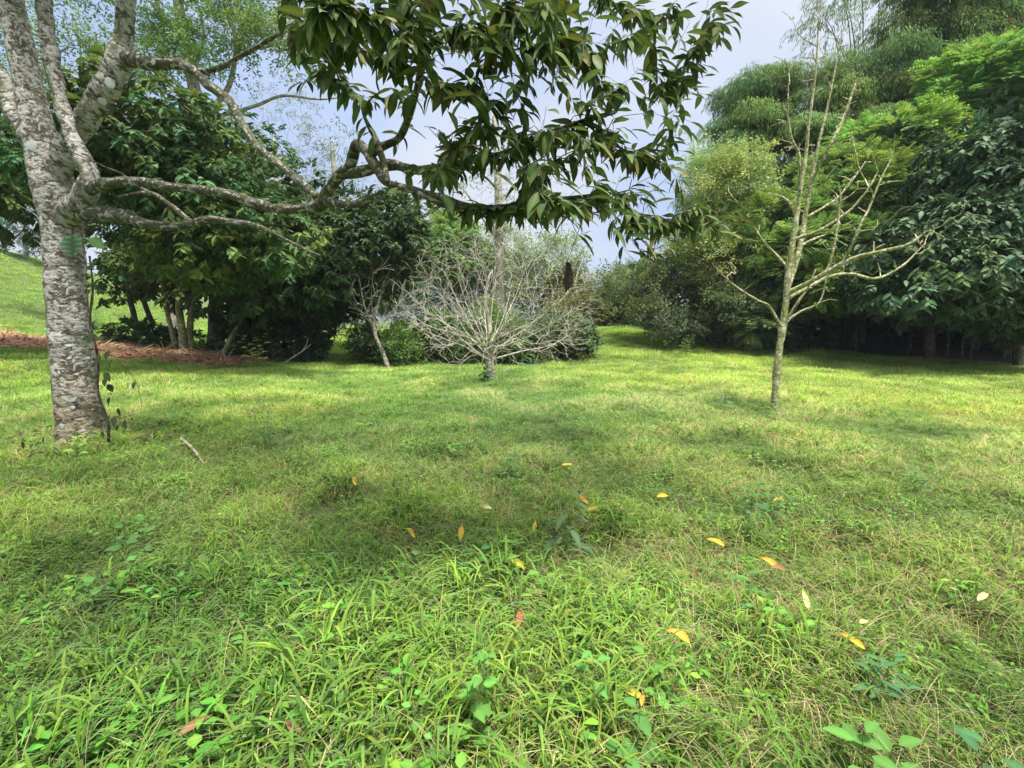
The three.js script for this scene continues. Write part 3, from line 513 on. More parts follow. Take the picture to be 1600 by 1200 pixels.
// ---------- bare trees ----------
// right: a tall lichen-covered sapling, nearly leafless
{
  const D = 8.7, base = onG(P(1210, 645, D)); const t = thing('bare_tree', 'slender bare lichen covered tree with two tall stems on the right of the meadow', 'tree', base);
  const sk = new Skeleton(31), hw = (w, d) => w / 715 * d * 0.54;
  const lim = (list, parent, limb) => { const pts = list.map(([x, y, d]) => P(x, y, D + (d ?? 0))), rad = list.map((q) => hw(q[3], D)); if (parent >= 0) { pts.unshift(sk.nodes[parent].p.clone()); rad.unshift(Math.min(rad[0] * 1.2, sk.nodes[parent].r * 0.9)); } return sk.path(pts, rad, 0.09, parent, limb); };
  const nr = (x, y, d = 0) => sk.nearest(P(x, y, D + d));
  lim([[1209, 662, 0, 12.5], [1210, 645, 0, 11], [1211, 620, 0, 9.8], [1213, 590, 0, 10], [1214, 578, 0, 12], [1216, 560, 0, 9], [1220, 530, 0, 9.5], [1223, 512, 0, 10.5], [1226, 490, 0, 8.6], [1230, 450, 0, 8.8], [1234, 410, 0, 8], [1240, 370, 0, 7.2], [1247, 320, 0, 6], [1254, 275, 0, 5.2], [1260, 235, 0, 4.4], [1263, 200, 0, 3.6], [1272, 133, 0, 3], [1276, 93, 0, 2.4], [1279, 40, 0, 1.6], [1281, 10, 0, .8]], -1, -1);
  lim([[1245, 405, .2, 7.5], [1253, 370, .25, 6.5], [1260, 325, .3, 5.6], [1268, 280, .3, 4.8], [1280, 220, .3, 3.8], [1290, 180, .3, 3.2], [1300, 133, .3, 2.6], [1310, 83, .3, 1.5], [1316, 55, .3, .8]], nr(1231, 445), 0);
  lim([[1249, 262, -.2, 3.6], [1248, 240, -.2, 3.6], [1237, 217, -.25, 3], [1231, 180, -.3, 2.5], [1232, 133, -.3, 1.4]], nr(1249, 305), 1);
  lim([[1285, 250, .1, 3.4], [1297, 227, 0, 3.4], [1317, 187, 0, 3.6], [1330, 150, 0, 3.2], [1338, 126, 0, 2.2]], nr(1267, 285, .3), 2);
  lim([[1258, 445, -.2, 6.5], [1282, 431, -.4, 6.2], [1330, 405, -.7, 5.4], [1390, 390, -1, 4.6], [1420, 382, -1.2, 3.6], [1447, 362, -1.3, 2]], nr(1229, 460), 3);
  lim([[1260, 450, .2, 5], [1300, 431, .3, 4.6], [1330, 428, .4, 4.2], [1370, 435, .5, 4], [1410, 415, .5, 3], [1446, 380, .5, 1.6]], nr(1229, 465), 4);
  lim([[1302, 390, -.5, 3], [1310, 340, -.5, 2.8], [1313, 310, -.5, 2.2], [1310, 283, -.5, 1.2]], nr(1297, 423, -.5), 3);
  lim([[1332, 380, -.75, 3.3], [1345, 350, -.8, 3], [1358, 325, -.8, 2.6], [1376, 280, -.8, 2.2], [1392, 250, -.8, 1.1]], nr(1322, 409, -.65), 3);
  lim([[1280, 360, -.2, 3.6], [1305, 345, -.3, 3.4], [1332, 325, -.4, 3], [1360, 290, -.5, 2.6], [1369, 272, -.5, 1.6]], nr(1241, 378), 5);
  lim([[1285, 325, .3, 3], [1310, 308, .3, 2.8], [1333, 280, .3, 2.5], [1352, 253, .3, 1.3]], nr(1258, 340, .28), 6);
  lim([[1352, 282, .2, 2.2], [1343, 265, .2, 2.2], [1335, 230, .2, 2], [1327, 200, .2, 1.1]], nr(1358, 291, -.48), 6);
  lim([[1213, 398, .1, 3.2], [1195, 380, .1, 3], [1170, 345, .1, 2.6], [1152, 330, .1, 1.4]], nr(1231, 422), 7);
  lim([[1213, 497, -.1, 3.8], [1200, 477, -.2, 3.4], [1185, 470, -.3, 3], [1165, 458, -.4, 2.6], [1140, 440, -.4, 2], [1125, 425, -.4, 1.2]], nr(1222, 512), 8);
  lim([[1234, 492, -.1, 4], [1250, 467, -.2, 3.8], [1261, 452, -.2, 2.4], [1275, 420, -.2, 1.6]], nr(1224, 506), 9);
  lim([[1234, 498, .1, 3.8], [1250, 487, .1, 3.4], [1280, 472, .2, 2.6], [1290, 440, .2, 1.8], [1300, 405, .2, 1]], nr(1224, 508), 9);
  lim([[1235, 318, .1, 3.4], [1222, 308, .1, 3], [1214, 305, .1, 2]], nr(1240, 345), 10);
  lim([[1275, 372, .3, 3.2], [1287, 368, .3, 2]], nr(1250, 385, .24), 10);
  lim([[1255, 60, 0, 1.4], [1243, 48, 0, .8]], nr(1276, 75), 11);
  sk.nodes.forEach((n, i) => { n.dir = sk.dirOf(i); });
  const R = rng(8), tg = [], n0 = sk.nodes.length;
  for (let k = 0; k < 190; k++) { const n = sk.nodes[Math.floor(40 + R() * (n0 - 40))]; if (n.r > 0.06 || n.p.y < 2) continue; tg.push(n.p.clone().addScaledVector(n.dir, 0.15 + 0.25 * R()).add(V((R() - .5) * .5, (R() - .15) * .45, (R() - .5) * .5))); }
  for (let k = 0; k < 11; k++) tg.push(P(1335 + k * 10, 388 - k * 5.5 - 12 - R() * 10, D - .9 - k * 0.03));
  for (const [x, y] of [[1283, 30], [1270, 20], [1290, 60], [1262, 90], [1305, 60], [1325, 70], [1240, 100], [1222, 120], [1265, 55]]) tg.push(P(x, y, D + (R() - .5) * .4));
  sk.grow(tg, { step: 0.09, jitter: 0.2, turn: 0.5, minNode: 40, follow: 0.25 });
  sk.radii(0.0085, 2.6, 0.7);
  skeletonMeshes(sk, t, M.barkLichen, { dist: 5, lump: 0.26, freq: 11, byBranch: true, branchR: 0.02, twigName: 'twigs', col: [1.15, 1.15, 1.1] });
  const b = new GB(); for (let k = 0; k < 70; k++) { const n = sk.nodes[Math.floor(R() * sk.nodes.length)]; if (n.r > 0.02) continue; for (let j = 0; j < 3; j++) { const q = k < 24 ? P(1300 + R() * 30, 415 - R() * 20, D - .5) : n.p; if (k >= 40) continue; leafInto(b, q.clone().sub(base).add(V((R() - .5) * .08, 0, (R() - .5) * .08)), V(R() - .5, R() - .4, R() - .5), V(0, 1, 0), 0.07, 0.025, { rows: 3, col: [0.16, 0.24, 0.03] }); } }
  part('foliage', b.build(false), M.leaf, t, 'stuff');
  avoid.push([base.x, base.z, 0.2]);
}
// generic bare tree with a fan of twigs
function bareTree(name, label, base, trunkPts, limbs, nt, ell, o) {
  const t = thing(name, label, 'tree', base, o.group), sk = new Skeleton(o.seed), R = rng(o.seed + 5);
  const tr = sk.path(trunkPts.map((q) => q.p), trunkPts.map((q) => q.r), 0.1, -1, -1); const last = tr.length - 1;
  limbs.forEach((l, i) => { const pts = l.pts, pr = sk.nearest(pts[0]); const pp = [sk.nodes[pr].p.clone(), ...pts.slice(1)]; sk.path(pp, [l.r * 1.1, ...pts.slice(1).map((_, k) => lerp(l.r, l.r * 0.25, (k + 1) / (pts.length - 1)))], 0.1, pr, i); });
  sk.nodes.forEach((n, i) => { n.dir = sk.dirOf(i); });
  const tg = []; while (tg.length < nt) { const u = V(R() * 2 - 1, R() * 2 - 1, R() * 2 - 1), L = u.length(); if (L > 1 || L < 0.25) continue; if (u.y < (o.minY ?? -1)) continue; if (o.shell && R() < o.shell) u.multiplyScalar((0.75 + 0.28 * R()) / L); tg.push(V(ell.c.x + u.x * ell.r[0], ell.c.y + u.y * ell.r[1], ell.c.z + u.z * ell.r[2])); }
  sk.grow(tg, { step: o.step ?? 0.14, jitter: o.jitter ?? 0.22, turn: o.turn ?? 0.8, minNode: o.minNode ?? Math.floor(last * 0.6), follow: o.follow ?? 0.35, lift: o.lift ?? 0.06 });
  sk.radii(o.tip, o.pow ?? 2.5, 0.8);
  skeletonMeshes(sk, t, o.mat, { dist: o.dist ?? 6, lump: 0.12, freq: 9, byBranch: true, branchR: o.branchR ?? 0.02, twigName: 'twigs', col: o.col });
  return { t, sk, R };
}
{ // middle: low spreading bare tree
  const D = 12.6, base = onG(P(765, 600, D)), Q = (x, y, d = 0) => P(x, y, D + d), hw = (w) => w / 715 * D;
  const { t, R } = bareTree('bare_tree', 'low spreading bare tree with a fan of pale twigs in the middle of the meadow', base,
    [{ p: Q(766, 608), r: hw(9) }, { p: Q(765, 595), r: hw(7.5) }, { p: Q(766, 575), r: hw(6.6) }, { p: Q(764, 556), r: hw(7) }, { p: Q(763, 540), r: hw(5) }, { p: Q(765, 510, .1), r: hw(3.6) }, { p: Q(758, 470, .1), r: hw(2.6) }, { p: Q(765, 430, .1), r: hw(1.8) }],
    Array.from({ length: 26 }, (_, i) => { const az = i * 2.4, el = i < 9 ? 0.28 + (i % 3) * 0.1 : i < 18 ? 0.62 + (i % 3) * 0.1 : 1.0 + (i % 4) * 0.1, L = 2.0 + 0.75 * hash(i, 4, 7) + (el < 0.6 ? 0.5 : 0.15), o = Q(764, 562 - (i % 6) * 5), dx = Math.cos(az) * Math.cos(el), dz = Math.sin(az) * Math.cos(el), q = (t, up) => V(o.x + dx * L * t, o.y + Math.sin(el) * L * t * 0.8 + up, o.z + dz * L * t); return { r: hw(1.55 - (i % 3) * 0.3), pts: [o, q(0.35, -0.02 + 0.1 * hash(i, 1, 1)), q(0.7, 0.14 * hash(i, 2, 2)), q(1, 0.3)] }; }),
    2500, { c: Q(785, 474), r: [2.75, 2.2, 2.5] }, { seed: 51, tip: 0.0047, pow: 2.9, minY: -0.55, shell: 0.5, dist: 9, mat: M.barkPale, branchR: 0.03, step: 0.16, turn: 1.5, jitter: 0.14, lift: 0.06, follow: 0.55, minNode: 8, col: [1.0, 0.98, 0.92] });
  const b = new GB(); for (let k = 0; k < 46; k++) { const q = k < 20 ? Q(760 + (R() - .5) * 34, 520 + (R() - .5) * 34, -.2) : Q(757 + (R() - .5) * 20, 583 + (R() - .5) * 32, -.25); leafInto(b, q.sub(base), V(R() - .5, R() - .6, R() - .3), V(0, 1, .3), 0.12 + .08 * R(), 0.07 + .04 * R(), { rows: 3, col: k < 20 ? [0.15, 0.24, 0.03] : [0.05, 0.12, 0.03] }); }
  part('foliage', b.build(false), M.leaf, t, 'stuff');
}
{ // small leaning bare tree behind, left of centre
  const D = 17, base = onG(P(605, 570, D)), Q = (x, y, d = 0) => P(x, y, D + d), hw = (w) => w / 715 * D;
  bareTree('bare_tree', 'small leaning bare tree with a pale trunk before the shaded trees left of centre', base,
    [{ p: Q(607, 576), r: hw(4) }, { p: Q(598, 550), r: hw(3.3) }, { p: Q(588, 528), r: hw(3) }, { p: Q(584, 505), r: hw(2.6) }, { p: Q(590, 480), r: hw(2) }, { p: Q(600, 440), r: hw(1.2) }],
    [{ r: hw(2), pts: [Q(585, 515), Q(570, 480, -.4), Q(562, 440, -.6)] }, { r: hw(1.8), pts: [Q(588, 520), Q(615, 485, .4), Q(640, 455, .6)] }, { r: hw(1.6), pts: [Q(585, 505), Q(580, 460, .5), Q(585, 420, .6)] }],
    240, { c: Q(602, 460), r: [1.5, 1.6, 1.3] }, { seed: 61, tip: 0.009, pow: 3, minY: -0.6, dist: 12, mat: M.barkPale, branchR: 0.03, step: 0.2, turn: 1.3, lift: .12, jitter: .16, minNode: 6, col: [.8, .77, .7] });
}
// ---------- tree makers ----------
function leafyTree(o) {
  const base = o.base; const t = thing(o.name, o.label, o.cat ?? 'tree', base, o.group), R = rng(o.seed), lobes = [];
  for (const [px, py, d, wx, hy, dz, n, rel] of o.crowns) { const c = P(px, py, d), k = d / 715; lobes.push(...lobesIn(c, [wx * k, hy * k, dz], n, rel ?? 0.42, R)); }
  if (o.trunks) {
    const sk = new Skeleton(o.seed + 1); const firsts = [];
    for (const tr of o.trunks) { firsts.push(sk.path(tr.map((q) => q.p), tr.map((q) => q.r), 0.25)); }
    sk.nodes.forEach((n, i) => { n.dir = sk.dirOf(i); });
    const min = Math.max(2, Math.floor(firsts[0].length * (o.minFrac ?? 0.45)));
    sk.grow(lobes.map((l) => l.c.clone()).concat(o.extra ?? []), { step: 0.4, jitter: 0.15, turn: 0.7, minNode: min, lift: 0.08 });
    sk.radii(o.tip ?? 0.015, 2.2, 0.8);
    const groups = new Map(); for (const c of sk.chains()) { const k = c.order === 0 ? 'trunk' + c.id : 'branches'; if (!groups.has(k)) groups.set(k, new GB()); tubeInto(groups.get(k), c.pts.map((p) => p.clone().sub(base)), c.rad, c.order ? sides(c.rad[0], 14) : 9, [1, 1, 1], { lump: 0.12, freq: 4, uCirc: c.rad[0] * 6.28 }); }
    for (const [k, b] of groups) part(k === 'branches' ? 'branches' : 'trunk', b.build(true), o.bark ?? M.barkDark, t, k === 'branches' ? 'stuff' : undefined);
  }
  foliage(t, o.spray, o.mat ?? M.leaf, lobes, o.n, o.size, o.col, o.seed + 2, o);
  return { t, lobes, R };
}
const tk = (list, D) => list.map(([x, y, w, d = 0]) => ({ p: P(x, y, D + d), r: w / 715 * (D + d) }));
const DK = [0.05, 0.088, 0.022], MID = [0.075, 0.14, 0.03];

// left group
leafyTree({ name: 'broadleaf_tree', label: 'dark spreading tree with drooping broad leaves just behind the near grey trunk', seed: 201, base: gAt(285, 18.2), crowns: [[265, 290, 13.5, 140, 120, 2.6, 20, 0.33], [230, 215, 13, 110, 75, 2, 9, 0.4], [390, 370, 14, 120, 70, 2.2, 12, 0.38], [300, 410, 16, 140, 36, 2, 9, 0.4]], trunks: [tk([[287, 552, 6], [285, 520, 5.5], [280, 480, 5], [290, 420, 5, -1], [300, 330, 4, -3]], 18.2), tk([[298, 548, 5], [297, 510, 4.5], [302, 470, 4], [320, 400, 3, -1]], 18.4), tk([[274, 540, 4], [268, 515, 3.5], [262, 490, 3], [250, 420, 3]], 18.4)], bark: M.barkLichen, spray: 'broad', n: 3300, size: 0.54, col: [0.055, 0.096, 0.022], hang: 0.55, underCut: 0.15, hue: 0.5 });
leafyTree({ name: 'broadleaf_tree', label: 'dense dark round tree right of the shaded group on the left', seed: 211, base: gAt(470, 21), crowns: [[500, 390, 19, 140, 95, 3, 22, 0.34], [600, 375, 19.5, 55, 65, 2, 10, 0.42], [480, 330, 19, 100, 55, 2.5, 9, 0.4], [470, 455, 19, 85, 45, 2, 9, 0.42]], trunks: [tk([[492, 545, 5], [490, 500, 5], [488, 450, 4.5], [490, 380, 4]], 21)], spray: 'broad', n: 4200, size: 0.62, col: [0.042, 0.072, 0.02], hang: 0.4, underCut: 0.2, hue: 0.4 });
leafyTree({ name: 'broadleaf_tree', label: 'tall thick trunked tree in deepest shade at the middle of the left group', seed: 221, base: gAt(340, 20.5), crowns: [[345, 350, 20, 150, 110, 3, 20, 0.36], [215, 330, 19, 100, 105, 2.5, 12, 0.4]], trunks: [tk([[340, 560, 14], [338, 520, 11], [338, 470, 10], [340, 380, 8]], 20.5)], spray: 'broad', n: 2600, size: 0.72, col: [0.05, 0.08, 0.022], hue: 0.4 });
leafyTree({ name: 'shade_tree', label: 'crooked thin tree leaning right at the front of the left group', seed: 226, base: gAt(348, 17.3), crowns: [[400, 470, 17, 55, 30, 1.2, 6, 0.5]], trunks: [tk([[348, 560, 4.5], [358, 535, 4], [372, 510, 3.4], [385, 488, 3]], 17.3)], bark: M.barkLichen, spray: 'broad', n: 160, size: 0.7, col: [0.05, 0.09, 0.03] });
leafyTree({ name: 'shade_tree', label: 'slim straight tree on the slope, first of two right of the near trunk', seed: 231, base: gAt(213, 21), crowns: [[200, 440, 20.5, 50, 28, 1.5, 5, 0.5]], trunks: [tk([[216, 532, 4.5], [210, 495, 4], [203, 465, 3.6], [198, 420, 3]], 21)], bark: M.barkDark, spray: 'broad', n: 130, size: 0.7, col: DK });
leafyTree({ name: 'shade_tree', label: 'slim tilted tree on the slope, second of two right of the near trunk', seed: 232, base: gAt(240, 22), crowns: [[228, 435, 21.5, 50, 28, 1.5, 5, 0.5]], trunks: [tk([[240, 508, 4], [232, 490, 3.6], [222, 460, 3.3], [215, 420, 3]], 22)], bark: M.barkDark, spray: 'broad', n: 130, size: 0.7, col: DK });
leafyTree({ name: 'shade_tree', label: 'thin upright tree at the right edge of the left group beside the shaded grass', seed: 233, base: gAt(555, 24), crowns: [[560, 430, 24, 60, 50, 1.6, 8, 0.5]], trunks: [tk([[557, 545, 3.4], [556, 510, 3], [560, 470, 2.6], [562, 430, 2]], 24)], bark: M.barkPale, spray: 'broad', n: 300, size: 0.8, col: DK });
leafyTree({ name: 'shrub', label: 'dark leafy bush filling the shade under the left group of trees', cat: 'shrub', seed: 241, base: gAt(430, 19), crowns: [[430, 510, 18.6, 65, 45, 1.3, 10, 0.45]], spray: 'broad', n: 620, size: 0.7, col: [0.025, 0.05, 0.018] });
leafyTree({ name: 'shrub', label: 'low shaded undergrowth bush below the two slim trees on the slope', cat: 'shrub', seed: 242, base: gAt(235, 19.5), crowns: [[225, 530, 19.5, 85, 22, 1, 9, 0.4]], spray: 'broad', n: 420, size: 0.5, col: [0.035, 0.075, 0.02] });
leafyTree({ name: 'shrub', label: 'dark rounded bush just left of the small leaning bare tree', cat: 'shrub', seed: 243, base: gAt(580, 18), crowns: [[582, 542, 18, 24, 26, 0.8, 6, 0.5]], spray: 'fine', n: 260, size: 0.55, col: [0.03, 0.055, 0.016] });
// hedge of shrubs behind the bare tree
[[632, 548, 15, 34, 0.55, MID, 'green shrub with loose leaves right of the small leaning bare tree'], [668, 540, 38, 42, 0.6, [0.045, 0.09, 0.022], 'broad leafy shrub behind the left twigs of the bare tree'], [715, 546, 34, 38, 0.6, [0.06, 0.115, 0.025], 'leafy shrub directly left of the bare tree trunk'], [800, 546, 36, 36, 0.6, [0.055, 0.1, 0.024], 'leafy shrub directly right of the bare tree trunk'], [850, 540, 34, 42, 0.6, [0.035, 0.062, 0.02], 'darker shrub behind the right twigs of the bare tree'], [890, 538, 30, 36, 0.6, [0.045, 0.075, 0.024], 'last shrub of the hedge, where the grass climbs to the right'], [760, 530, 40, 44, 0.6, [0.045, 0.085, 0.02], 'taller shrub directly behind the bare tree trunk']].forEach(([x, y, w, h, s, col, label], i) =>
  leafyTree({ name: 'shrub', label, cat: 'shrub', group: 'shrubs in the hedge behind the bare tree', seed: 260 + i, base: gAt(x, 18.5 + (i % 3) * 0.5), crowns: [[x, y, 18.5 + (i % 3) * 0.5, w, h, 1.1, 9, 0.45]], spray: i % 2 ? 'broad' : 'fine', n: 520, size: s * 0.85, col: col.map((x) => x * 1.4), hue: 0.4 }));
// distance behind the middle
[[620, 470, 46, 70, 50, DK, 'fine', 'dark distant tree seen between the left group and the bare tree'], [700, 430, 34, 55, 70, [0.08, 0.15, 0.045], 'pinnate', 'light green airy tree left of the tall pale trunk'], [760, 450, 38, 60, 80, [0.075, 0.13, 0.04], 'fine', 'pale green tree behind the tall pale trunk'], [850, 440, 36, 60, 60, [0.1, 0.135, 0.05], 'fine', 'greyish olive tree right of the tall pale trunk'], [915, 470, 34, 55, 48, [0.1, 0.12, 0.045], 'fine', 'yellow grey tree above the right end of the hedge'], [970, 480, 33, 45, 48, [0.06, 0.085, 0.028], 'fine', 'olive tree where the grass slope ends at the back'], [540, 470, 52, 80, 40, [0.04, 0.07, 0.025], 'fine', 'far dark tree behind the dense tree of the left group'], [40, 340, 45, 80, 55, [0.05, 0.09, 0.03], 'fine', 'tree on the hill top behind the near trunk']].forEach(([x, y, D, w, h, col, sp, label], i) =>
  leafyTree({ name: 'distant_tree', label, seed: 300 + i * 7, base: gAt(x, D), crowns: [[x, y, D, w, h, 2.6, 14, 0.4]], trunks: [[{ p: gAt(x, D).add(V(0, -0.2, 0)), r: 0.22 }, { p: P(x - 2, lerp(y, 540, 0.4), D), r: 0.16 }, { p: P(x, y, D), r: 0.1 }]], bark: M.barkPale, spray: sp, n: 1150, size: 0.95, col: col.map((x) => x * 1.4), hue: 0.4 }));
// tall pale trunk with creepers behind the bare tree
{
  const D = 27, b0 = gAt(780, D); const pale =
  bareTree('pale_tree', 'tall pale trunked thin crowned tree rising behind the bare tree', b0, tk([[781, 560, 9], [781, 500, 8], [780, 430, 7.5], [780, 370, 7], [779, 310, 6], [776, 240, 4.5], [772, 180, 3]], D), [{ r: 0.1, pts: [P(780, 380, D), P(760, 350, D), P(735, 310, D - .5), P(715, 285, D - .6)] }, { r: 0.1, pts: [P(780, 350, D), P(805, 320, D), P(830, 290, D + .5)] }], 200, { c: P(780, 330, D), r: [3.6, 4.2, 3] }, { seed: 71, tip: 0.01, dist: 20, mat: M.barkPale, branchR: 0.05, step: 0.35, minNode: 14, col: [1.1, 1.1, 1.05] });
  foliage(pale.t, 'fine', M.leaf, [540, 510, 480, 450, 420, 400, 375, 350, 325].map((y, i) => ({ c: P(780 + (i % 3 - 1) * 7, y, D - .1), r: [.42, .75, .42] })), 260, 0.42, [0.09, 0.12, 0.045], 72, { hang: .5 });
  foliage(pale.t, 'fine', M.leaf, pale.sk.nodes.filter((n, i) => !n.kids.length && i % 3 === 0).map((n) => ({ c: n.p, r: [.4, .3, .4] })), 220, 0.5, [0.1, 0.14, 0.05], 73);
}
// hazy thin trees against the sky, upper left
{
  const D = 33;
  [[430, 'thin twiggy tree against the sky left of the hanging leaves', 81, [430, 250], [4.2, 5.4, 3.5]], [520, 'thin twiggy tree against the sky below the hanging leaves', 82, [520, 300], [3.6, 4.4, 3]]].forEach(([x, label, seed, c, r]) => {
    const { t, sk, R } = bareTree('twiggy_tree', label, gAt(x, D), tk([[x, 545, 7], [x + 4, 450, 6], [x - 2, 360, 5], [x + 3, 290, 4], [x - 2, 220, 2.5]], D), [], 170, { c: P(c[0], c[1], D), r }, { seed, tip: 0.012, dist: 24, mat: M.barkPale, branchR: 0.07, step: 0.4, minNode: 18 });
    const lob = sk.nodes.filter((n) => !n.kids.length && R() < 0.8).map((n) => ({ c: n.p, r: [0.4, 0.3, 0.4] })); foliage(t, 'fine', M.leaf, lob, 230, 0.55, [0.09, 0.12, 0.05], seed + 3);
  });
}
// pale limbed tree at the top left with small leaves
{
  const D = 24, base = gAt(250, D + 1), t = thing('small_leaved_tree', 'pale limbed tree with tiny leaves high behind the near tree', 'tree', base), sk = new Skeleton(91), R = rng(92);
  sk.path(tk([[270, 560, 15], [275, 420, 13], [290, 300, 12], [310, 190, 11], [300, 120, 10], [288, 60, 9], [277, -10, 8], [270, -120, 6], [280, -240, 4]], D + 1).map((q) => q.p), [.36, .34, .32, .3, .28, .25, .22, .17, .12], 0.25);
  const L = (pts, r) => { const q = pts.map(([x, y, d]) => P(x, y, D + 1 + (d ?? 0))), pr = sk.nearest(q[0]); q[0] = sk.nodes[pr].p.clone(); sk.path(q, q.map((_, i) => lerp(r, r * .35, i / (q.length - 1))), 0.25, pr, -1); };
  L([[285, 60], [255, 30, -.3], [242, -10, -.5], [225, -100, -.6]], .14); L([[310, 190], [355, 140, .3], [366, 100, .3], [368, 60, .2], [352, 10, 0], [350, -80, 0]], .15); L([[366, 95], [385, 40, 0], [395, -20, 0]], .09); L([[300, 120], [318, 60, .5], [312, 10, .5]], .12); L([[365, 80, .3], [410, 75, 0], [455, 65, -.2], [485, 85, -.3]], .07); L([[310, 190], [400, 165, 0], [440, 150, 0], [500, 155, 0], [545, 150, 0]], .1);
  sk.nodes.forEach((n, i) => { n.dir = sk.dirOf(i); }); const tg = [], lob = [];
  for (const [x, y, w, h, n] of [[255, 50, 40, 45, 12], [310, 75, 60, 30, 16], [170, 70, 70, 60, 14], [110, 110, 60, 60, 10], [380, 40, 60, 40, 14], [430, 25, 50, 30, 10], [350, -40, 140, 50, 22], [200, -40, 120, 50, 16], [20, 90, 40, 120, 10], [440, 90, 30, 16, 4], [30, 270, 40, 60, 10]]) for (let k = 0; k < n; k++) { const p = P(x + (R() - .5) * 2 * w, y + (R() - .5) * 2 * h, D + (R() - .5) * 3); tg.push(p); lob.push({ c: p, r: [0.62, 0.36, 0.62] }); }
  sk.grow(tg, { step: 0.3, jitter: 0.2, turn: 0.7, minNode: 12, lift: 0.05 }); sk.radii(0.008, 2.4, 0.8);
  skeletonMeshes(sk, t, M.barkPale, { dist: 10, lump: .1, freq: 4, byBranch: true, branchR: 0.06, twigName: 'twigs' });
  foliage(t, 'fine', M.leaf, lob, 1500, 0.8, [0.085, 0.15, 0.03], 93, { hue: 0.5 });
}
// leafy side bough at the far left edge
leafyTree({ name: 'broadleaf_tree', label: 'shaded leafy tree at the left edge behind the near trunk', seed: 401, base: gAt(-60, 14), crowns: [[5, 270, 13, 50, 60, 1.6, 9, 0.4], [-90, 230, 13, 100, 120, 2.4, 12, 0.42]], trunks: [tk([[-60, 540, 10], [-64, 450, 9], [-70, 350, 7], [-60, 260, 4]], 14)], spray: 'broad', n: 900, size: 0.55, col: DK, underCut: .2, extra: [P(10, 385, 13), P(55, 410, 12.6)] });

// right side
leafyTree({ name: 'flowering_shrub', label: 'tall pale yellow green tree left of the bare lichen tree', seed: 501, base: gAt(1110, 23), crowns: [[1115, 340, 22, 62, 85, 2, 18, 0.38], [1150, 300, 22.5, 45, 45, 1.6, 7, 0.45], [1080, 400, 22, 50, 50, 1.6, 8, 0.45]], trunks: [tk([[1108, 552, 5], [1106, 500, 4.5], [1108, 440, 4], [1110, 380, 3]], 23)], bark: M.barkPale, spray: 'fine', n: 1700, size: 0.62, col: [0.2, 0.25, 0.08], hue: 0.35 });
leafyTree({ name: 'broadleaf_tree', label: 'low dark spreading tree on one short trunk at the back of the meadow', seed: 511, base: gAt(1067, 22.3), crowns: [[1060, 470, 21.5, 70, 50, 2, 16, 0.36], [1120, 480, 21.5, 60, 50, 2, 10, 0.42], [1000, 460, 23, 40, 40, 1.8, 8, 0.45]], trunks: [tk([[1067, 552, 4.2], [1067, 530, 3.6], [1066, 510, 3.4], [1060, 470, 3]], 22.3)], spray: 'fine', n: 1900, size: 0.6, col: [0.085, 0.11, 0.04], hue: 0.4 });
leafyTree({ name: 'broadleaf_tree', label: 'dark drooping tree between the low spreading tree and the bare lichen tree', seed: 521, base: gAt(1180, 23.5), crowns: [[1180, 470, 22, 70, 70, 2, 16, 0.38], [1150, 420, 23, 50, 50, 2, 8, 0.45]], trunks: [tk([[1180, 560, 6], [1178, 500, 5], [1180, 440, 4]], 23.5)], spray: 'pinnate', n: 1300, size: 0.75, col: [0.075, 0.12, 0.04], hue: 0.4 });
leafyTree({ name: 'layered_tree', label: 'layered lime green tree filling the space behind the bare lichen tree', seed: 531, base: gAt(1300, 22.5), crowns: [[1230, 380, 20.5, 60, 70, 2, 14, 0.36], [1310, 370, 20.5, 75, 80, 2, 18, 0.34], [1380, 330, 20, 55, 60, 2, 10, 0.4], [1270, 450, 20, 70, 40, 1.8, 10, 0.42], [1330, 290, 21, 70, 40, 2, 9, 0.42]], trunks: [tk([[1300, 570, 7], [1300, 500, 6], [1305, 440, 5], [1310, 380, 4]], 22.5)], spray: 'pinnate', n: 3300, size: 0.62, col: [0.14, 0.225, 0.05], hue: 0.22, hang: 0.1 });
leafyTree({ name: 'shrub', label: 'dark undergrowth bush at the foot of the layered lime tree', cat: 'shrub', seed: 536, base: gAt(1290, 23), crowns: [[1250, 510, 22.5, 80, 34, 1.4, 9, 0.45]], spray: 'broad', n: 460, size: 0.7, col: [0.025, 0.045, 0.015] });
leafyTree({ name: 'lime_shrub', label: 'bright yellow green tree left of the glossy dark tree', seed: 541, base: gAt(1450, 20.5), crowns: [[1455, 270, 19.5, 55, 75, 1.6, 20, 0.3], [1430, 340, 19.5, 35, 35, 1.4, 7, 0.42]], trunks: [tk([[1450, 560, 6], [1448, 450, 5], [1450, 350, 4], [1455, 280, 2]], 20.5)], bark: M.barkDark, spray: 'broad', n: 900, size: 0.5, col: [0.15, 0.24, 0.03], hue: 0.4, hang: 0 });
leafyTree({ name: 'feathery_tree', label: 'tall feathery leaved light green tree above the glossy dark tree', seed: 551, base: gAt(1520, 23), crowns: [[1545, 160, 22, 80, 58, 2.4, 18, 0.34], [1395, 220, 21.5, 50, 30, 2, 10, 0.4], [1490, 160, 22.5, 45, 32, 2, 8, 0.4], [1590, 200, 22, 60, 50, 2, 8, 0.4]], trunks: [tk([[1520, 580, 9], [1515, 450, 8], [1500, 330, 7], [1510, 220, 5]], 23)], spray: 'pinnate', n: 2600, size: 0.85, col: [0.12, 0.225, 0.045], hue: 0.22, hang: 0.05 });
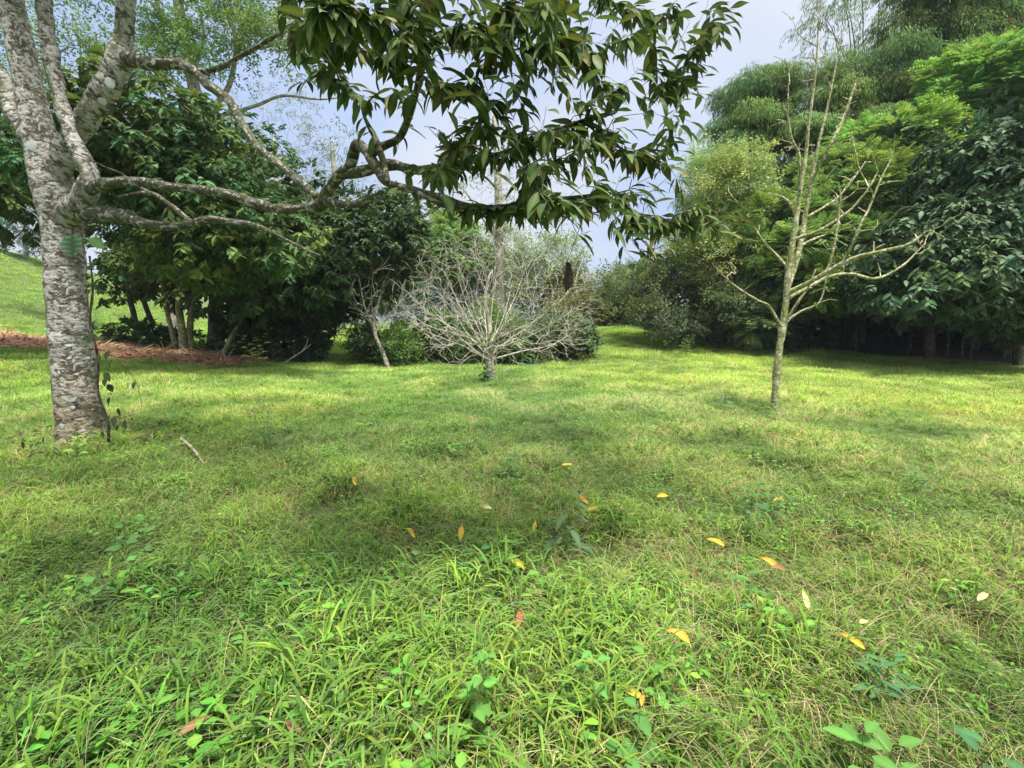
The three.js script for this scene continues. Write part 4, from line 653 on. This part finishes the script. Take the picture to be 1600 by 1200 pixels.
leafyTree({ name: 'feathery_tree', label: 'orange tinged tree top at the far upper right', seed: 556, base: gAt(1640, 27), crowns: [[1610, 90, 26, 55, 40, 2, 12, 0.4]], trunks: [tk([[1640, 570, 8], [1640, 350, 6], [1620, 150, 4]], 27)], spray: 'pinnate', n: 600, size: 0.9, col: [0.2, 0.15, 0.04] });
{ // glossy dark tree
  const { t, lobes, R } = leafyTree({ name: 'glossy_tree', label: 'big dark tree with drooping glossy leaves at the right edge', seed: 561, base: gAt(1560, 17), crowns: [[1500, 400, 15.5, 130, 90, 2.2, 26, 0.33], [1570, 300, 15.5, 90, 100, 2.4, 18, 0.36], [1420, 440, 15.5, 70, 50, 1.8, 12, 0.42], [1620, 420, 15, 90, 100, 2.2, 16, 0.38], [1490, 290, 16.5, 50, 50, 1.6, 6, 0.45], [1650, 250, 16, 70, 80, 2, 8, 0.4]], trunks: [tk([[1590, 600, 8], [1592, 540, 7], [1590, 480, 6], [1560, 400, 5]], 17)], mat: M.leafGloss, spray: 'broad', n: 5200, size: 0.62, col: [0.04, 0.078, 0.03], hang: 0.75, underCut: 0.1, hue: 0.25 });
  const geo = []; for (let v = 0; v < 4; v++) { const b = new GB(), r = rng(560 + v), k = 0.8 + 0.5 * r(); leafInto(b, V(0, 0, 0), V(0, 0, 1), V(0, 1, 0), 1, 0.42, { rows: 5, droop: 0.5 + 0.3 * r(), fold: 0.25, col: [0.045 * k, 0.09 * k, 0.034 * k], mid: 1.3, widest: 0.42 }); geo.push(b.build(true)); }
  let made = 0; for (let tries = 0; made < 280 && tries < 4000; tries++) {
    const l = lobes[Math.floor(R() * lobes.length)], u = V(R() * 2 - 1, R() * 1.6 - 0.6, R() * 0.9 + 0.1).normalize(), p = V(l.c.x + u.x * l.r[0] * 1.05, l.c.y + u.y * l.r[1] * 1.05, l.c.z + u.z * l.r[2] * 1.05); if (p.z < -15.4) continue;
    const m = part('leaf', geo[made % 4], M.leafGloss, t), f = basis(frame(u.clone().add(V((R() - .5) * .9, -0.75 - .5 * R(), .2)), V((R() - .5), 1, .6)), 0.24 + 0.12 * R()); f.setPosition(p.sub(t.position)); f.decompose(m.position, m.quaternion, m.scale); made++;
  }
}
[[1330, 21.5, 330, 80, 1.9, 'dark tree roofing the understory behind the bare lichen tree'], [1450, 20.5, 380, 75, 2, 'dark tree roofing the understory behind the glossy leaves'], [1570, 19, 330, 90, 2, 'dark tree roofing the understory beside the glossy tree trunk'], [1700, 18, 330, 110, 2.2, 'dark tree past the right edge beside the glossy tree']].forEach(([x, D, y, w, dz, label], i) =>
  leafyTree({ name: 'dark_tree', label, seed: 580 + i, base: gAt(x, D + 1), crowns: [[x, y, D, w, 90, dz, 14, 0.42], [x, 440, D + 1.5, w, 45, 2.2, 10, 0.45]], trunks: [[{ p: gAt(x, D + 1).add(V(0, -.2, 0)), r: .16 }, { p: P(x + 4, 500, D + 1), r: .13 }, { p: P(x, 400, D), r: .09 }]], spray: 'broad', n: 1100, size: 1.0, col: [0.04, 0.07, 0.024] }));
// thin trunks in the dark under the glossy tree
[[1260, 21.5, 5, 'thin stem at the left end of the dark understory'], [1300, 22, 3, 'thin stem right of the bare lichen tree in the dark understory'], [1412, 19.5, 3, 'thin curved stem left of the middle of the dark understory'], [1440, 19, 4, 'paler bent stem in the middle of the dark understory'], [1474, 19, 3.4, 'upright stem right of the paler bent one'], [1500, 18.5, 3, 'leaning thin stem under the glossy leaves'], [1510, 18.6, 3.4, 'straight thin stem beside the leaning one'], [1560, 17.6, 3, 'thin stem left of the glossy tree trunk'], [1575, 17.6, 3.4, 'curved stem touching the glossy tree trunk']].forEach(([x, D, w, label], i) => {
  const b0 = gAt(x, D), t = thing('sapling_stem', label, 'sapling', b0, 'thin stems in the dark understory'), R = rng(600 + i), b = new GB(), r = w / 715 * D * .5, h = 2.6 + R(); const pts = [V(0, -.1, 0), V((R() - .5) * .3, h * .3, 0), V((R() - .5) * .5, h * .65, (R() - .5) * .3), V((R() - .5) * .9, h, (R() - .5) * .4)], s = smoothPath(pts, [r * 1.1, r, r * .85, r * .6], 0.2); tubeInto(b, s.pts, s.rad, 7); part('stem', b.build(true), M.barkDark, t);
  const lb = new GB(); for (let k = 0; k < 9; k++) leafInto(lb, pts[3].clone().add(V((R() - .5) * .5, (R() - .4) * .4, (R() - .5) * .5)), V(R() - .5, R() - .7, R() - .5), V(0, 1, 0), 0.25, 0.09, { rows: 3, col: DK }); part('foliage', lb.build(false), M.leaf, t, 'stuff');
});
// deep wood behind the right side; leaf colour lowered to deepen its shade
[[1150, 30, 90], [1260, 30, 100], [1370, 28, 100], [1480, 27, 100], [1600, 25, 110], [1720, 23, 120], [1840, 19, 130]].forEach(([x, D, w], i) =>
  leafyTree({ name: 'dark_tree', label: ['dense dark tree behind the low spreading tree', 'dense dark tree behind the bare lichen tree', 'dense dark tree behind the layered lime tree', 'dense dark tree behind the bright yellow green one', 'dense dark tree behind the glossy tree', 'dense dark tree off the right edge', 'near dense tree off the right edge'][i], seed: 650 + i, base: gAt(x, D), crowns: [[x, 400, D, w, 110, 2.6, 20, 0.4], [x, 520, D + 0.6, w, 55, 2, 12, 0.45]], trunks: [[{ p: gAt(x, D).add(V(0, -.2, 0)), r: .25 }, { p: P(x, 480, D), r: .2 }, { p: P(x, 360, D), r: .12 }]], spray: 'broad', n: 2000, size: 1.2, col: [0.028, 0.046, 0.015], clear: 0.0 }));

// ---------- bamboo ----------
function bamboo(label, seed, base, culms, o) {
  const t = thing('bamboo_clump', label, 'bamboo', base), R = rng(seed), items = [];
  const mat = M.twig; const by = [];
  for (const [px0, topy0, d, lean] of culms.flatMap((c) => [c, [c[0] + (R() - .5) * 70, c[1] - 15 + R() * 95, c[2] - R() * 1.5, 0]])) { const px = px0, topy = topy0;
    const top = P(px, topy, d), b0 = base.clone().add(V((R() - .5) * 2.4, -.1, (R() - .5) * 2.4)), H = top.y - b0.y; b0.y = height(b0.x, b0.z) - .1;
    const midp = V(lerp(b0.x, top.x, .3), b0.y + H * .6, lerp(b0.z, top.z, .3)), up = V(lerp(b0.x, top.x, .68), b0.y + H * .92, lerp(b0.z, top.z, .68)), tip = top.clone(); tip.y -= 0.3;
    const s = smoothPath([b0, midp, up, tip], [.055, .05, .03, .008], 0.5), g = new GB(); tubeInto(g, s.pts.map((p) => p.clone().sub(base)), s.rad, 6, [0.13, 0.15, 0.05]); part('culm', g.build(true), mat, t);
    const out = V(top.x - b0.x, 0, top.z - b0.z).normalize();
    const tone = 0.65 + 0.7 * R(), warm = (R() - .5) * .5; const n = o.per; for (let k = 0; k < n; k++) { const f = lerp(o.from ?? 0.35, 1, Math.sqrt(R())), p = s.pts[Math.min(s.pts.length - 1, Math.floor(f * s.pts.length))].clone(), w = o.wide * (0.3 + 0.9 * (1 - Math.abs(f - .7) * 1.2)); const a = R() * 6.283, q = Math.sqrt(R()) * w; p.add(V(Math.cos(a) * q, -R() * R() * w * 1.0 + .1, Math.sin(a) * q)); const v = tone * (0.75 + 0.5 * R()), h = warm + (R() - .5) * .2; items.push({ p: p.sub(base), dir: V(Math.cos(a) + out.x * .5, -0.05 + (R() - .5) * .9, Math.sin(a) + out.z * .5), s: o.size * (0.7 + .6 * R()), col: [1.1 * o.col[0] * v * (1 + h), 1.3 * o.col[1] * v, 1.05 * o.col[2] * v * (1 - h)] }); }
  }
  [0, 1, 2].forEach((v) => instanced('foliage', SPR.bamboo[v], M.leaf, items.filter((_, i) => i % 3 === v), t));
}
bamboo('rounded bamboo clump left of the bare lichen tree top', 701, gAt(1190, 29), [[1130, 180, 27, 0], [1160, 140, 27, 0], [1190, 100, 27.5, 0], [1220, 95, 27, 0], [1110, 240, 26.5, 0], [1170, 200, 26, 0], [1140, 130, 28.5, 0], [1205, 160, 26, 0]], { per: 190, wide: 0.72, size: 0.85, col: [0.085, 0.14, 0.035], from: .45 });
bamboo('bamboo clump whose top stands right behind the bare lichen tree stems', 702, gAt(1310, 27), [[1265, 130, 25.5, 0], [1290, 95, 25.5, 0], [1320, 75, 26, 0], [1345, 110, 26, 0], [1300, 160, 25, 0], [1255, 190, 25, 0], [1350, 160, 25, 0]], { per: 190, wide: 0.72, size: 0.85, col: [0.095, 0.135, 0.03], from: .45 });
bamboo('tallest bamboo clump filling the upper right corner', 703, gAt(1460, 28), [[1400, 20, 26, 0], [1430, -60, 26, 0], [1470, -130, 26.5, 0], [1500, -60, 26, 0], [1550, -10, 26, 0], [1390, 110, 25.5, 0], [1440, 90, 25, 0], [1510, 60, 25, 0], [1480, 20, 25.5, 0], [1580, -60, 27, 0], [1420, 180, 25, 0]], { per: 250, wide: 1.0, size: 0.95, col: [0.075, 0.125, 0.028], from: .4 });
bamboo('thin wispy bamboo plume against the sky above the bare lichen tree', 704, gAt(1330, 33), [[1300, -40, 32, 0], [1340, -50, 32, 0], [1375, -30, 32, 0], [1285, 10, 32, 0]], { per: 24, wide: 1.2, size: 0.95, col: [0.1, 0.14, 0.06], from: .75 });

// ---------- weeds and small plants in the grass ----------
function weed(name, label, px, py, o) {
  const base = onG(GH(px, py, 0.13)), t = thing(name, label, 'plant', base, o.group), R = rng(o.seed), st = new GB(); const lg = [];
  for (let s = 0; s < (o.stems ?? 1); s++) {
    const lean = V((R() - .5) * o.spread, 1, (R() - .5) * o.spread).normalize(), h = (o.h + .1) * 1.35 * (0.75 + .4 * R()), b0 = V((R() - .5) * o.spread * .15, 0, (R() - .5) * o.spread * .15), top = b0.clone().addScaledVector(lean, h); tubeInto(st, [b0, b0.clone().lerp(top, .5), top], [0.0028, 0.0024, 0.0014], 5, [0.09, 0.15, 0.03]);
    for (let k = 0; k < o.n; k++) { const f = (k + 1) / o.n, p = b0.clone().lerp(top, 0.25 + .75 * f), a = k * (o.pair ? (k % 2 ? 3.14 : 1.57) : 2.4) + R() * .5, d = V(Math.cos(a), o.rise ?? .25, Math.sin(a)), g = new GB(), kk = 0.8 + .4 * R(); leafInto(g, V(0, 0, 0), d, V(0, 1, .15), 0.9 * o.len * (1.15 - .5 * f) * (0.8 + .4 * R()), 0.9 * o.wid * (1.15 - .5 * f), { rows: 6, droop: o.droop ?? .5, fold: .22, col: o.col.map((x) => x * kk), mid: 1.25, wave: o.wave ?? .03, widest: o.widest ?? .35, stem: o.len * .18 }); const m = part('leaf', g.build(true), M.leaf, t); m.position.copy(p); }
  }
  part('stem', st.build(true), M.twig, t); t.children.unshift(t.children.pop());
  return t;
}
const BR = [0.11, 0.27, 0.045], GR = [0.08, 0.2, 0.04];
weed('leafy_weed', 'tallest bright nettle leaved weed at the bottom centre of the grass', 722, 1165, { seed: 1, h: .24, n: 9, stems: 3, spread: .5, len: .075, wid: .052, col: BR });
weed('leafy_weed', 'lower bright weed with small leaves left of the tall nettle leaved one', 665, 1190, { seed: 2, h: .12, n: 6, stems: 2, spread: .6, len: .06, wid: .04, col: BR });
weed('broadleaf_weed', 'low dark broad leaved rosette in the middle of the near grass', 745, 905, { seed: 3, h: .14, n: 6, stems: 2, spread: .5, len: .14, wid: .085, col: [0.06, 0.17, 0.04] });
weed('drooping_sapling', 'grey green sapling with long drooping leaves among yellow fallen leaves', 885, 862, { seed: 4, h: .42, n: 12, stems: 1, spread: .15, len: .2, wid: .06, droop: 2.0, rise: .1, col: [0.085, 0.15, 0.06] });
weed('heart_leaf_weed', 'pale weed with three heart shaped leaves right of the brown fallen leaf', 890, 1010, { seed: 5, h: .1, n: 4, stems: 1, spread: .4, len: .085, wid: .08, widest: .25, col: BR });
weed('leafy_weed', 'upright weed with pointed leaves beside the near yellow leaf', 935, 1135, { seed: 6, h: .2, n: 7, stems: 1, spread: .4, len: .1, wid: .05, col: [0.09, 0.24, 0.05] });
weed('heart_leaf_weed', 'trailing heart leaved weed at the bottom right of centre', 1062, 1110, { seed: 7, h: .12, n: 5, stems: 3, spread: 1, len: .075, wid: .07, widest: .25, col: BR });
weed('heart_leaf_weed', 'broad leaved weed cut by the bottom edge below the pointed leaved one', 985, 1205, { seed: 8, h: .12, n: 5, stems: 2, spread: .8, len: .09, wid: .075, widest: .3, col: GR });
weed('broadleaf_weed', 'large leaved weed at the bottom right edge of the grass', 1365, 1175, { seed: 9, h: .14, n: 6, stems: 2, spread: .8, len: .15, wid: .07, col: [0.09, 0.22, 0.04] });
weed('broadleaf_weed', 'dark long leaved weed in the bottom right corner', 1490, 1195, { seed: 10, h: .12, n: 5, stems: 1, spread: .8, len: .16, wid: .06, col: [0.05, 0.14, 0.05] });
weed('heart_leaf_weed', 'flat weed with wide triangular leaves at left in the shade', 205, 862, { seed: 11, h: .14, n: 5, stems: 2, spread: .9, len: .12, wid: .09, widest: .25, col: GR });
weed('heart_leaf_weed', 'second flat triangular leaved weed, nearer at left in the shade', 180, 935, { seed: 12, h: .12, n: 5, stems: 2, spread: .9, len: .12, wid: .09, widest: .25, col: GR });
weed('leafy_weed', 'pale two leaved weed left of the dark broad leaved rosette', 650, 895, { seed: 13, h: .14, n: 4, stems: 1, spread: .5, len: .1, wid: .07, col: [0.13, 0.28, 0.06] });
weed('leafy_weed', 'small bright plant at the foot of the near grey trunk', 118, 712, { seed: 14, h: .16, n: 6, stems: 2, spread: .5, len: .13, wid: .08, col: [0.16, 0.32, 0.04] });
weed('lime_sapling', 'pale lime leaved sapling standing at the end of the red soil', 407, 574, { seed: 15, h: .75, n: 9, stems: 3, spread: .9, len: .28, wid: .2, col: [0.36, 0.42, 0.06], widest: .4 });
weed('broadleaf_weed', 'dark green tuft of leaves in the sunny grass left of the bare lichen tree', 1133, 634, { seed: 16, h: .22, n: 8, stems: 2, spread: .6, len: .16, wid: .07, col: [0.05, 0.16, 0.04] });
weed('broadleaf_weed', 'bright small plant where the grass meets the low spreading tree', 1072, 552, { seed: 17, h: .35, n: 9, stems: 3, spread: .7, len: .25, wid: .12, col: [0.1, 0.25, 0.04] });
weed('leafy_weed', 'bushy dark weed in the grass right of centre', 1180, 800, { seed: 18, h: .2, n: 9, stems: 5, spread: 1.1, len: .1, wid: .05, col: [0.045, 0.13, 0.03] });
weed('leafy_weed', 'dark green weed clump at right in the dry grass', 1435, 758, { seed: 19, h: .18, n: 8, stems: 4, spread: 1.1, len: .09, wid: .04, col: [0.05, 0.14, 0.035] });
weed('leafy_weed', 'dusky weed clump in the shaded grass left of the dry patch', 795, 745, { seed: 20, h: .18, n: 8, stems: 4, spread: 1.1, len: .1, wid: .045, col: [0.05, 0.13, 0.035] });
weed('leafy_weed', 'dark weed standing right of the near trunk in the shade', 422, 690, { seed: 21, h: .3, n: 9, stems: 4, spread: .7, len: .11, wid: .04, col: [0.045, 0.12, 0.03] });
weed('heart_leaf_weed', 'small heart leaved weed between the two orange fallen leaves', 1130, 905, { seed: 22, h: .1, n: 4, stems: 2, spread: .8, len: .07, wid: .06, widest: .28, col: GR });
weed('leafy_weed', 'pointed leaf weed left of the pale yellow leaf at right', 1200, 960, { seed: 23, h: .14, n: 6, stems: 2, spread: .6, len: .1, wid: .04, col: GR });
weed('leafy_weed', 'grassy leaved weed below the yellow leaf at right', 1370, 1060, { seed: 24, h: .14, n: 6, stems: 3, spread: .8, len: .12, wid: .035, col: [0.055, 0.15, 0.05] });

// ---------- fallen leaves and sticks ----------
const YEW = [0.52, 0.38, 0.05], ORG = [0.5, 0.31, 0.05], BRN = [0.22, 0.12, 0.07], PAL = [0.55, 0.48, 0.22];
[[555, 752, 62, -0.3, YEW, 'yellow fallen leaf standing on edge farthest left in the grass', 1.2], [720, 836, 65, 0.0, YEW, 'upright yellow fallen leaf near the middle, brightest of all', 1.4], [644, 832, 48, -.5, YEW, 'small yellow fallen leaf left of the upright one'], [760, 793, 50, -1.1, PAL, 'pale yellow fallen leaf above the dark rosette'], [834, 827, 42, .2, YEW, 'small yellow fallen leaf touching the left of the drooping sapling'], [808, 882, 52, 2.0, YEW, 'yellow fallen leaf half buried below the drooping sapling'], [886, 957, 55, -1.0, YEW, 'yellow fallen leaf above the pale heart leaved weed'], [990, 1083, 84, -.95, YEW, 'large yellow fallen leaf at bottom centre, ripped along its edge'], [1064, 995, 80, -.7, ORG, 'orange yellow fallen leaf right of the bottom centre one'], [1335, 1004, 72, -.7, YEW, 'yellow fallen leaf lying alone low at right'], [1121, 848, 60, -.9, YEW, 'yellow fallen leaf in the dark grass right of the sapling'], [1034, 776, 44, 1.3, YEW, 'yellow fallen leaf flat on the grass beyond the sapling'], [1216, 781, 52, 1.3, YEW, 'yellow fallen leaf on the bushy dark weed'], [1206, 880, 52, -.7, ORG, 'orange fallen leaf beside the dry brown one'], [1260, 943, 50, .1, PAL, 'pale upright fallen leaf at right'], [925, 797, 60, 1.2, YEW, 'yellow fallen leaf behind the drooping sapling'], [885, 727, 42, 1.3, YEW, 'yellow fallen leaf farthest away in the middle'], [972, 797, 60, -.3, [0.5, 0.38, 0.18], 'tan fallen leaf right of the drooping sapling'], [913, 782, 44, -.5, ORG, 'small orange fallen leaf above the drooping sapling'], [462, 1140, 95, -.8, BRN, 'brown curled fallen leaf at bottom left'], [810, 970, 80, .2, [0.24, 0.11, 0.06], 'reddish brown fallen leaf near the bottom centre'], [300, 1140, 80, .9, [0.26, 0.15, 0.08], 'torn brown fallen leaf in the bottom left grass'], [1533, 935, 70, 1, [0.5, 0.36, 0.2], 'crumpled tan fallen leaf at the right edge'], [1217, 887, 55, 1.4, BRN, 'dry brown fallen leaf beside the orange one'], [1003, 1100, 30, .3, ORG, 'scrap of orange leaf under the large yellow one'], [1345, 975, 30, 1.3, PAL, 'small pale scrap of leaf above the lone yellow leaf at right']].forEach(([x, y, s, a, col, label, stand = .6], i) => {
  const p = GH(x, y, 0.21), R = rng(800 + i), dist = p.distanceTo(camera.position), len = clamp(s / 715 * dist * 0.5, 0.06, 0.125), b = new GB(), dir = V(Math.sin(a), Math.cos(a) * 0.72, -Math.cos(a) * 0.66).normalize(); 
  const back = dir.clone().multiplyScalar(-len / 2); leafInto(b, back, dir, V((R() - .5) * .9, 0.8, .7), len, len * (0.24 + .1 * R()), { rows: 9, droop: .3 + 1.2 * R(), fold: .4 + .7 * R(), col, mid: 1.15, wave: .1 + .12 * R(), widest: .45, stem: 0.01, tipcol: col.map((v, k) => v * (i % 3 ? [.95, .8, .7][k] : [.55, .45, .5][k])) });
  const pos = p.clone(); pos.y += 0.005; const m = part('fallen_leaf', b.build(true), M.deadLeaf, scene); m.name = numbered('fallen_leaf'); m.position.copy(pos); tag(m, label, 'leaf', 'fallen leaves in the grass');
});
function stick(label, pts, r, col, forks = []) { const b = new GB(), base = pts[0].clone(), t = pts.map((p) => p.clone().sub(base)), s = smoothPath(t, t.map((_, i) => lerp(r, r * .45, i / (t.length - 1))), 0.05); tubeInto(b, s.pts, s.rad, 7, col, { lump: .25, freq: 15, uCirc: r * 6.28 }); for (const f of forks) { const q = smoothPath(f.map((p) => p.clone().sub(base)), [r * .6, r * .45, r * .25], .05); tubeInto(b, q.pts, q.rad, 6, col); } const m = part('fallen_stick', b.build(true), M.barkPale, scene); m.name = numbered('fallen_stick'); m.position.copy(base); tag(m, label, 'stick'); }
{ const a = G(285, 702), c = G(320, 733); a.y += .14; c.y += .06; stick('grey fallen stick in the grass right of the near trunk', [a, a.clone().lerp(c, .5).add(V(0.02, .01, 0)), c], .022, [.75, .7, .62]); }
{ const D = 17; stick('long bare white stick leaning up at the edge of the left group', [P(437, 575, D), P(455, 560, D), P(472, 549, D), P(486, 538, D)], .035, [1.1, 1.1, 1], [[P(472, 549, D), P(478, 540, D), P(482, 528, D)]]); stick('forked bare twig on the red soil before the leaning tree', [P(358, 574, 16.5), P(354, 563, 16.5), P(346, 545, 16.5)], .03, [1.1, 1.1, 1], [[P(355, 566, 16.5), P(360, 552, 16.5), P(367, 543, 16.5)]]); }
{ // litter at the foot of the near tree: dead leaves as one mass
  const b = new GB(), R = rng(77); const c = G(150, 690); for (let k = 0; k < 260; k++) { const a = R() * 6.283, q = .3 + Math.sqrt(R()) * .9, p = V(c.x + Math.cos(a) * q * 1.3, 0, c.z + Math.sin(a) * q * .8); p.y = height(p.x, p.z) + .04 + .14 * R(); const v = .5 + R(); leafInto(b, p, V(R() - .5, R() * .5 - .2, R() - .5), V((R() - .5), 1, R() - .5), .08 + .07 * R(), .035, { rows: 3, droop: .5, fold: .4, col: R() < .5 ? [.07 * v, .05 * v, .03 * v] : [.05 * v, .1 * v, .025 * v] }); }
  tag(part('leaf_litter', b.build(false), M.deadLeaf, scene), 'dark dead leaves and scraps around the foot of the near trunk', 'litter', null, 'stuff');
}

// ---------- renderer ----------
const renderer = new THREE.WebGLRenderer({ antialias: true });
renderer.setSize(1024, 768);
renderer.toneMapping = THREE.LinearToneMapping; renderer.toneMappingExposure = EXPOSURE; renderer.shadowMap.enabled = true;
renderer.render(scene, camera);
